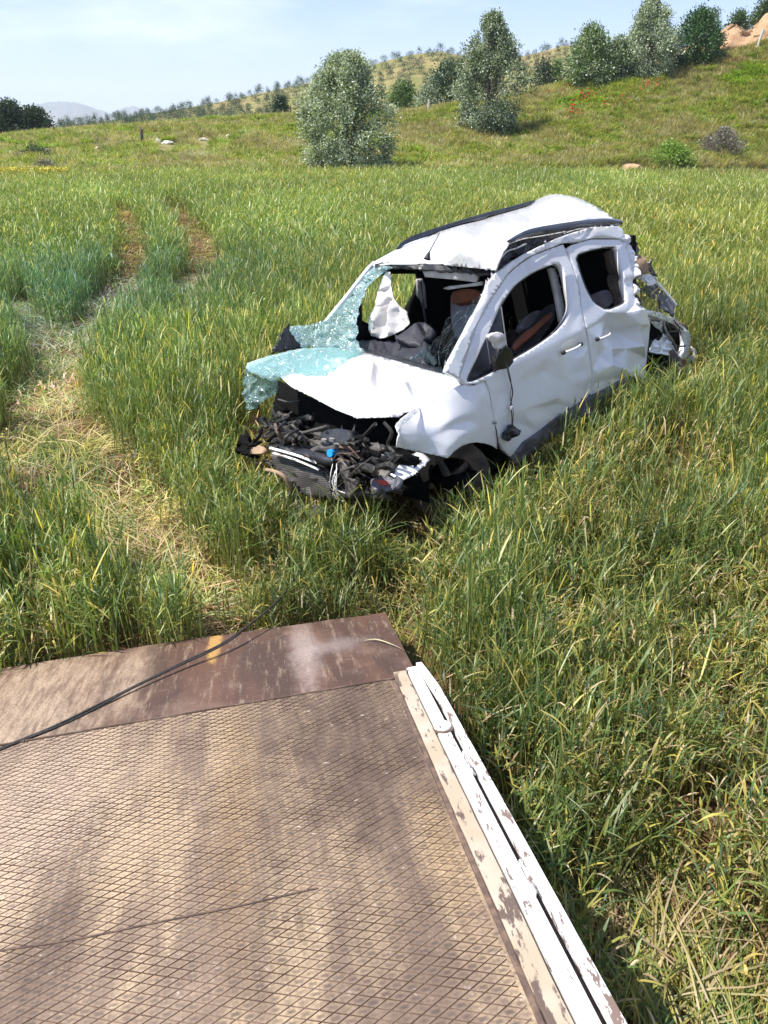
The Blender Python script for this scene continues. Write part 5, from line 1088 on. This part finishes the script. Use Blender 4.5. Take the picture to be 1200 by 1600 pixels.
# ---- trees and shrubs
def crown_mesh(name, seed, H, Wd, n, cols, leaf, lobes=9, bottom=.0, top_taper=.55, ragged=.25, silver=None, zc=None, nsp=14):
    """crown of small leaves in sprays: limbs -> sprays -> leaves; returns mesh of leaf faces"""
    r = random.Random(seed); g = np.random.default_rng(seed)
    # envelope radius at height t
    def env(t): return max(.05, 1-((t-.40)/.62)**2)**.5*(1-top_taper*.75*max(0, (t-.40)/.60)**1.2)
    sprays = []
    nS = n//nsp
    LB = [(r.uniform(0, 6.283), r.uniform(.05, 1), r.uniform(.16, .34)) for _ in range(lobes*4)]
    CL = []
    if n > 3000:
        for _ in range(int(150*max(1, H/Wd))):
            t = r.uniform(.03, 1); a = r.uniform(0, 6.283); e = env(t)*Wd/2*(1+ragged*1.2*noise.noise(Vector((math.cos(a)*2+seed, math.sin(a)*2, t*5)))); rr = e*(r.uniform(.5, 1.0) if r.random() < .8 else r.random()*.5)
            CL.append(Vector((rr*math.cos(a), rr*math.sin(a), bottom+t*(H-bottom))))
    while len(sprays) < nS:
        t = r.uniform(0, 1); a = r.uniform(0, 6.283); e = env(t)*Wd/2; 
        k = 1+ragged*(noise.noise(Vector((math.cos(a)*1.7+seed, math.sin(a)*1.7, t*4)))*1.6)+ragged*.6*noise.noise(Vector((math.cos(a)*5, math.sin(a)*5+seed, t*11)))
        rr = e*k*(r.random()**.38)
        p = Vector((rr*math.cos(a), rr*math.sin(a), bottom+t*(H-bottom)))
        if CL:                                         # gather the sprays round limb ends
            c_ = min(CL, key=lambda q: (q-p).length_squared); kk = (p-c_).length/(Wd*.105)
            if kk > .95 and r.random() < .965: continue
            p = c_+(p-c_)*.8
        # leave holes so that what is behind shows through
        if noise.noise(p*(2.6/Wd*2)+Vector((seed, 0, 0))) < -.20 and rr > .35*e: continue
        sprays.append((p, (p-Vector((0, 0, bottom+.35*(H-bottom)))).normalized(), rr/max(e, .01)))
    V = np.zeros((nS*nsp*4, 3)); Cc = np.zeros((nS*nsp*4, 4)); Cc[:, 3] = 1; q = 0
    for p, d, ro in sprays:
        d = (d+Vector((r.gauss(0, .45), r.gauss(0, .45), r.gauss(.15, .45)))).normalized(); base = r.choice(cols); bs = r.uniform(.8, 1.2); sv = silver and r.random() < silver[0]
        for j in range(nsp):
            s = leaf*r.uniform(.7, 1.4); o_ = p+d*r.uniform(-.5, 2.6)*leaf*1.5+Vector((r.gauss(0, 1), r.gauss(0, 1), r.gauss(0, 1)))*leaf*1.1
            ld = (d*.9+Vector((r.gauss(0, .7), r.gauss(0, .7), r.gauss(-.1, .7)))).normalized(); sd = ld.cross(Vector((r.gauss(0, 1), r.gauss(0, 1), r.gauss(0, 1)))).normalized()
            w = s*.27; c = base
            if sv or (silver and r.random() < .12): c = tuple((a_*.75+b_*.25) for a_, b_ in zip(silver[1], base))
            m = bs*r.uniform(.8, 1.25)
            for kk, pt in enumerate((o_, o_+ld*s*.5+sd*w, o_+ld*s, o_+ld*s*.5-sd*w)): V[q+kk] = pt; Cc[q+kk, :3] = [x*m for x in c]
            q += 4
    F = np.arange(q).reshape(-1, 4)
    me = bpy.data.meshes.new(name); me.from_pydata(V[:q].tolist(), [], F.tolist()); ca = me.color_attributes.new('col', 'FLOAT_COLOR', 'POINT'); ca.data.foreach_set('color', Cc[:q].astype(np.float32).ravel()); me.materials.append(M['leaf']); return me
def trunk_mesh(seed, H, Wd, rad, stems=3, nb=16):
    r = random.Random(seed); g = MB()
    for s in range(stems):
        a = 6.283*s/stems+r.uniform(-.4, .4); l = Wd*.10*r.uniform(.3, 1); P = [Vector((0.05*math.cos(a), .05*math.sin(a), -.3))]
        for k in range(1, 6): t = k/5; P.append(Vector((math.cos(a)*l*t*1.5+r.uniform(-.05, .05), math.sin(a)*l*t*1.5+r.uniform(-.05, .05), H*.85*t)))
        g.tube(P, [rad*(1-.85*k/5) for k in range(6)], 7)
        for b in range(nb//stems):
            t = r.uniform(.12, .9); i = int(t*5); p = P[i].lerp(P[min(5, i+1)], t*5-i); a2 = r.uniform(0, 6.283); L_ = Wd*.38*(1-.5*t)*r.uniform(.6, 1)
            g.tube([p, p+Vector((math.cos(a2)*L_*.5, math.sin(a2)*L_*.5, L_*.35)), p+Vector((math.cos(a2)*L_, math.sin(a2)*L_, L_*.9))], [rad*.35*(1-.6*t), rad*.2, rad*.06], 5)
    return g.me()
OL = [(.075, .11, .05), (.10, .14, .07), (.13, .17, .09)]; SIL = (.56, .62, .46)
DK = [(.022, .042, .016), (.032, .058, .02), (.045, .075, .025)]; GR = [(.06, .11, .025), (.085, .15, .033), (.11, .18, .042)]
def tree(name, label, cat, u, vb, vt, wpx, n, cols, seed, dist=None, leaf=.10, group=None, trunk=True, **k):
    if dist is None: p = ground_at(u, vb)
    else:
        az, _ = elaz(u, vb); dist = float(r2f(az))+dist-80; p = np.array([dist*math.sin(math.radians(az)), dist*math.cos(math.radians(az)), 0]); p[2] = float(zf(p[0], p[1]))
    # size from the pixel extent at that distance
    d = ray(u, vb); dep = p[1]*cP-(p[2]-CAMZ)*sP; fpx = 1200/dep
    zt = CAMZ+math.hypot(p[0], p[1])*math.tan(math.radians(elaz(u, vt)[1])); H = zt-p[2]; Wd = wpx/fpx
    t = thing(name, label, cat, tuple(p), group)
    H_ = H/1.06
    obj('crown', crown_mesh(name, seed, H_, Wd, n, cols, leaf, **k), None, t)
    if trunk: obj('trunk', trunk_mesh(seed, H_, Wd, max(.05, Wd*.035)), M['bark'], t, True)
    return t
tree('olive_tree', 'large rounded silvery green tree at the foot of the bank, by the field edge', 'tree', 545, 274, 86, 150, 62000, OL, 1, leaf=.125, silver=(.55, SIL), ragged=.34, top_taper=.50, bottom=.1)
tree('olive_tree', 'narrow dark silvery tree with ragged top standing on the slope above the van roof', 'tree', 762, 210, 22, 112, 46000, OL+DK[1:], 2, leaf=.15, silver=(.33, SIL), ragged=.55, top_taper=.8, bottom=.2)
tree('leafy_tree', 'bright green bushy tree on the slope crest beside the tall silvery tree', 'tree', 918, 127, 48, 66, 12000, GR, 3, dist=78, leaf=.2, silver=(.15, SIL), ragged=.25)
tree('leafy_shrub', 'pale green shrub filling the gap at the foot of the tall silvery crest tree', 'shrub', 962, 120, 70, 44, 6000, GR+OL, 4, dist=78, leaf=.2, silver=(.2, SIL), trunk=False)
tree('olive_tree', 'tall pointed silvery tree on the slope crest reaching the top edge of the photo', 'tree', 1008, 113, -3, 90, 36000, OL, 5, dist=78, leaf=.16, silver=(.5, SIL), ragged=.35, top_taper=.9)
tree('leafy_tree', 'rounded saturated green tree beside the eroded earth bank', 'tree', 1084, 96, 24, 66, 12000, [(.03, .085, .015), (.045, .11, .02), (.06, .13, .025)], 6, dist=79, leaf=.2, ragged=.2)
tree('leafy_shrub', 'small dark green shrub on top of the orange earth bank, left one', 'shrub', 1150, 62, 26, 36, 4000, DK+GR, 7, dist=84, leaf=.2, trunk=False)
tree('leafy_shrub', 'dark green shrub at the top right corner above the orange earth bank', 'shrub', 1190, 52, 6, 44, 6000, DK+GR, 8, dist=86, leaf=.2, trunk=False)
tree('leafy_shrub', 'low twiggy shrub between the saturated green tree and the earth bank', 'shrub', 1112, 58, 18, 22, 1600, OL, 9, dist=82, leaf=.16, ragged=.6)
tree('bushy_tree', 'broad mid green bush behind the bank, left of the dark ragged tree', 'tree', 702, 172, 106, 70, 10000, DK+GR[:1], 10, dist=92, leaf=.24, ragged=.2, silver=(.05, SIL))
tree('leafy_shrub', 'small green bush beyond the bank between the rounded tree and the broad bush', 'shrub', 630, 176, 134, 42, 5000, GR, 11, dist=95, leaf=.22, trunk=False)
tree('leafy_shrub', 'silvery low shrub at the left foot of the broad green bush', 'shrub', 668, 176, 146, 36, 4000, OL, 12, dist=90, leaf=.2, silver=(.3, SIL), trunk=False)
tree('leafy_shrub', 'pair of small round green bushes on the hill right of the dark ragged tree', 'shrub', 846, 130, 98, 24, 2500, DK, 13, dist=96, leaf=.24, trunk=False)
tree('leafy_shrub', 'low bush on the hill just left of the bright green crest tree', 'shrub', 870, 126, 104, 18, 2000, GR, 14, dist=96, leaf=.22, trunk=False)
tree('conifer_sapling', 'small dark conical tree on the left bank crest beside the rounded silvery tree', 'tree', 440, 194, 160, 22, 5000, DK, 15, dist=84, leaf=.16, ragged=.2, top_taper=.9)
tree('dark_tree', 'dark evergreen tree at the left edge of the photo, taller one of the clump', 'tree', 22, 218, 170, 50, 9000, DK, 16, dist=96, leaf=.26, ragged=.3)
tree('dark_tree', 'shorter dark rounded tree on the right of the clump at the left edge', 'tree', 60, 216, 181, 40, 7000, DK, 17, dist=98, leaf=.26, ragged=.2)
tree('dark_tree', 'dark tree cut by the left edge of the photo behind the clump', 'tree', -18, 220, 178, 50, 6000, DK, 18, dist=94, leaf=.26, ragged=.2)
tree('leafy_shrub', 'little dark shrub lying low in the grass of the left bank', 'shrub', 58, 246, 232, 26, 2200, DK+OL, 19, leaf=.11, trunk=False, ragged=.4)
tree('grey_shrub', 'dry leafless grey shrub low on the right slope', 'shrub', 1124, 244, 208, 60, 7000, [(.20, .18, .15), (.26, .23, .19), (.15, .13, .11)], 20, leaf=.12, trunk=False, ragged=.4, top_taper=.8)
tree('grey_shrub', 'small grey brown thorn clump in the low grass of the left bank', 'shrub', 75, 274, 258, 30, 2500, [(.2, .18, .16), (.15, .13, .12)], 21, leaf=.1, trunk=False, ragged=.4)
tree('leafy_weed', 'bright yellow green leafy weed patch on the right slope under the grey shrub', 'plant', 1045, 262, 232, 70, 6000, BR, 22, leaf=.13, trunk=False, ragged=.5, top_taper=.8)

# poppies, stones, posts, earth bank
M['poppy'] = pmat('poppy_petal', (.62, .03, .015), .6)
g = MB(); r2 = random.Random(4)
def flower(g, p, s):
    for k in range(4):
        a = 1.57*k+r2.uniform(-.3, .3); d = Vector((math.cos(a), math.sin(a), .5+r2.uniform(-.2, .4)))*s; sd = Vector((-math.sin(a), math.cos(a), 0))*s*.6
        g.add([p, p+d*.6+sd, p+d, p+d*.6-sd], [(0, 1, 2, 3)])
for (cu, cv, su, sv, n) in ((914, 163, 9, 4, 26), (896, 184, 7, 4, 24), (950, 172, 20, 6, 22), (1016, 146, 14, 4, 18), (1150, 106, 18, 5, 12), (880, 160, 30, 10, 10)):
    for k in range(n):
        p = ground_at(r2.gauss(cu, su), r2.gauss(cv, sv)); flower(g, Vector(p)+Vector((0, 0, r2.uniform(.5, .8))), r2.uniform(.09, .14))
for (cu, cv) in ((75, 290), (20, 288)):
    pass
obj('poppy_flowers', g.me(), M['poppy'], None, kind='stuff')
g = MB(); M['mustard'] = pmat('mustard_petal', (.55, .48, .03), .6)
for k in range(900):
    u = r2.uniform(-20, 110); v = r2.gauss(285.5, 1.6)
    p = ground_at(u, max(283.5, v)); flower(g, Vector(p)+Vector((0, 0, r2.uniform(.45, .7))), r2.uniform(.05, .09))
obj('mustard_flowers', g.me(), M['mustard'], None, kind='stuff')
def rock(name, label, u, v, w, h, mat, seed, group=None, cat='rock'):
    p = ground_at(u, v); dep = p[1]*cP-(p[2]-CAMZ)*sP; k = dep/1200
    bm = bmesh.new(); bmesh.ops.create_icosphere(bm, subdivisions=3, radius=1)
    for q in bm.verts:
        n = 1+.35*noise.noise(q.co*1.3+Vector((seed, 0, 0)))+.15*noise.noise(q.co*4+Vector((0, seed, 0))); q.co = Vector((q.co.x*w*k/2*n, q.co.y*w*k/2*.8*n, q.co.z*h*k*.75*n))
    me = bpy.data.meshes.new(name); bm.to_mesh(me); bm.free(); o = obj(name, me, mat, None, True, 30); o.location = (p[0], p[1], p[2]+h*k*.35); tag(o, label, cat, group); return o
M['limestone'] = pmat('pale_limestone', (.62, .58, .52), .9, col2=(.45, .42, .36), scale=3, bump=.5, bscale=8)
rock('boulder', 'white round boulder left of the long one on the left bank', 247, 225, 9, 7, M['limestone'], 1)
rock('boulder', 'long low white boulder lying beside the round white one', 262, 225, 18, 5, M['limestone'], 2)
rock('boulder', 'single white boulder farthest right on the left bank', 357, 217, 8, 6, M['limestone'], 3)
rock('boulder', 'small white stone alone in the grass below the wooden stump', 153, 234, 7, 4, M['limestone'], 4)
rock('boulder', 'flat white stone just right of the little dark shrub', 73, 237, 10, 4, M['limestone'], 5)
rock('boulder', 'white stone nearest the left edge of the photo', 18, 240, 8, 4, M['limestone'], 6)
rock('boulder', 'faint grey stone in the grass between the long and the farthest right boulders', 318, 220, 14, 3, M['rock'], 7)
rock('earth_mound', 'small orange brown earth heap at the foot of the right slope', 985, 266, 32, 8, M['clay'], 8, cat='mound')
rock('earth_mound', 'low pale earth heap in the shade beside the rounded silvery tree', 598, 277, 34, 5, M['clay'], 9, cat='mound')
rock('earth_mound', 'tiny orange earth heap at the field edge below the dark ragged tree', 683, 272, 18, 4, M['clay'], 10, cat='mound')
rock('boulder', 'pale flat boulder on the bank crest left of the broad green bush', 640, 176, 30, 5, M['limestone'], 11)
for i, (u, v, h, w, lab) in enumerate([(669, 171, 16, .10, 'thin white fence post in front of the broad green bush'), (1120, 76, 17, .12, 'white concrete post against the orange earth bank, left one'), (1185, 60, 26, .12, 'taller leaning white concrete post near the top right corner'), (85, 209, 12, .08, 'thin dark pole beside the dark clump on the left horizon')]):
    az, _ = elaz(u, v); dd = float(r2f(az))-1; p = np.array([dd*math.sin(math.radians(az)), dd*math.cos(math.radians(az)), 0]); p[2] = float(zf(p[0], p[1])); k = (p[1]*cP-(p[2]-CAMZ)*sP)/1200
    g = MB(); g.tube([(0, 0, -.3), (.03+(.1 if i == 2 else 0), 0, h*k*.5), (.05+(.25 if i == 2 else 0), 0, h*k+.1)], [w, w, w*.9], 5); o = obj('fence_post', g.me(), M['post'] if i < 3 else M['bark']); o.location = p; tag(o, lab, 'post')
p = ground_at(223, 228); g = MB(); g.tube([(0, 0, -.2), (.03, 0, .9), (-.05, 0, 1.35)], [.13, .12, .10], 8); g.tube([(0, 0, .9), (.3, .05, 1.3)], [.06, .04], 6); g.tube([(0, 0, 1.1), (-.2, .05, 1.45)], [.06, .03], 6)
o = obj('dead_stump', g.me(), M['bark'], None, True); o.location = p; tag(o, 'short dead brown tree stump standing in the left bank grass', 'stump')
# eroded earth cut on the right crest
V = []; F = []; nu, nv = 40, 10
for j in range(nv+1):
    for i in range(nu+1):
        u = 1040+i*6.; az, _ = elaz(u, 80); ar = math.radians(az); b = float(crest_el(az)); t = j/nv; r = float(r2f(az))-.5+4*t+1.2*noise.noise(Vector((i*.35, j*.5, 0)))
        el = b-.15+(.25+1.15*min(1, i/8.))*t*(1+.5*noise.noise(Vector((i*.22, 0, 3))))
        V.append((r*math.sin(ar), r*math.cos(ar), CAMZ+r*math.tan(math.radians(el))+.25*noise.noise(Vector((i*.8, j*.8, 5)))))
for j in range(nv):
    for i in range(nu): a = j*(nu+1)+i; F.append((a, a+1, a+nu+2, a+nu+1))
# ground behind the cut falls back from its lip
b0 = len(V)
for i in range(nu+1): x, y, z = V[nv*(nu+1)+i]; V.append((x*1.15, y*1.15, z-3.))
for i in range(nu): a = nv*(nu+1)+i; F.append((a, a+1, b0+i+1, b0+i))
obj('earth_bank', mesh(V, F), gmat('earth_cut', [(.35, (.34, .20, .11)), (.62, (.46, .31, .19)), (.75, (.12, .14, .05))], .8, 1, 3), None, True, kind='structure')

# ---- orchard rows on the far hill
r3 = random.Random(8)
orch = [crown_mesh('orchard', 40+i, 1.8, 1.7, 420, DK+GR[:1], .26, ragged=.3, nsp=6) for i in range(3)]
tk = MB().tube([(0, 0, -.3), (0, 0, .9)], [.09, .06], 5).me()
cnt = 0; spots = []
for row in range(60):
    for col in range(90):
        az = -23+col*.62+(row % 2)*.4+r3.uniform(-.16, .16)
        if az > 22: continue
        R = 208+row*7.0+r3.uniform(-.8, .8)
        if R > R4+6: continue
        eh = float(hill_el(az)); x, y = R*math.sin(math.radians(az)), R*math.cos(math.radians(az)); z = float(zf(x, y)); el = math.degrees(math.atan2(z+1.9-CAMZ, R))
        ce = float(crest_el(az))
        if el < ce+.15 or eh < ce+.25: continue
        if r3.random() < .30+.25*noise.noise(Vector((x*.03, y*.03, 0))): continue
        spots.append((x, y, z, el))
r3.shuffle(spots)
hide = lambda x, y: False
for i, (x, y, z, el) in enumerate(spots[:300]):
    o = bpy.data.objects.new('orchard_tree', None) if False else bpy.data.objects.new('orchard_tree', orch[i % 3]); COL.objects.link(o)
    s = r3.uniform(.6, 1.15); o.location = (x, y, z); o.rotation_euler = (0, 0, r3.uniform(0, 6.28)); o.scale = (s, s, s*r3.uniform(.85, 1.15))
    tag(o, 'small dark green orchard tree in the planted rows on the far hillside', 'tree', 'orchard trees in rows on the far hillside')
rest = spots[300:]
if rest:
    C_or = coll('orchard_set', orch)
    scatter('orchard_rows', [s[:3] for s in rest], [(0, 0, r3.uniform(0, 6.28)) for _ in rest], [(lambda q: (q, q, q))(r3.uniform(.55, 1.1)) for _ in rest], [r3.randrange(3) for _ in rest], [(1, 1, 1)]*len(rest), C_or, kind='stuff')
print('orchard', len(spots))

# straw caught in the van's crushed tail
S = []; r4 = random.Random(12)
for i in range(150):
    u, v = r4.uniform(996, 1050), r4.uniform(438, 492)
    if not inpoly(u, v, [(994, 433), (1008, 446), (1030, 462), (1052, 488), (1056, 500), (1030, 490), (1000, 482)]): continue
    p = VM @ cp(u, v, 'y', r4.uniform(.62, .8)); a = r4.uniform(0, 6.28); l = r4.uniform(.08, .24); d = Vector((math.cos(a)*.6, math.sin(a)*.6, r4.uniform(-.9, .9))).normalized()*l; sag = Vector((0, 0, -l*.4))
    c = pick(r4, [(.5, STR), (.3, YEL), (.2, GREEN)]); S.append(([p-d, p-d*.3-sag*.3, p+d*.4-sag*.3, p+d+sag], [.004, .008, .007, .001], (-math.sin(a), math.cos(a), .3), c, c))
M['loose'] = foliage_mat('loose_straw', .25, .5, .04, inst=False)
obj('caught_straw', strips_mesh('caught_straw', S, M['loose']), None, None, kind='stuff')
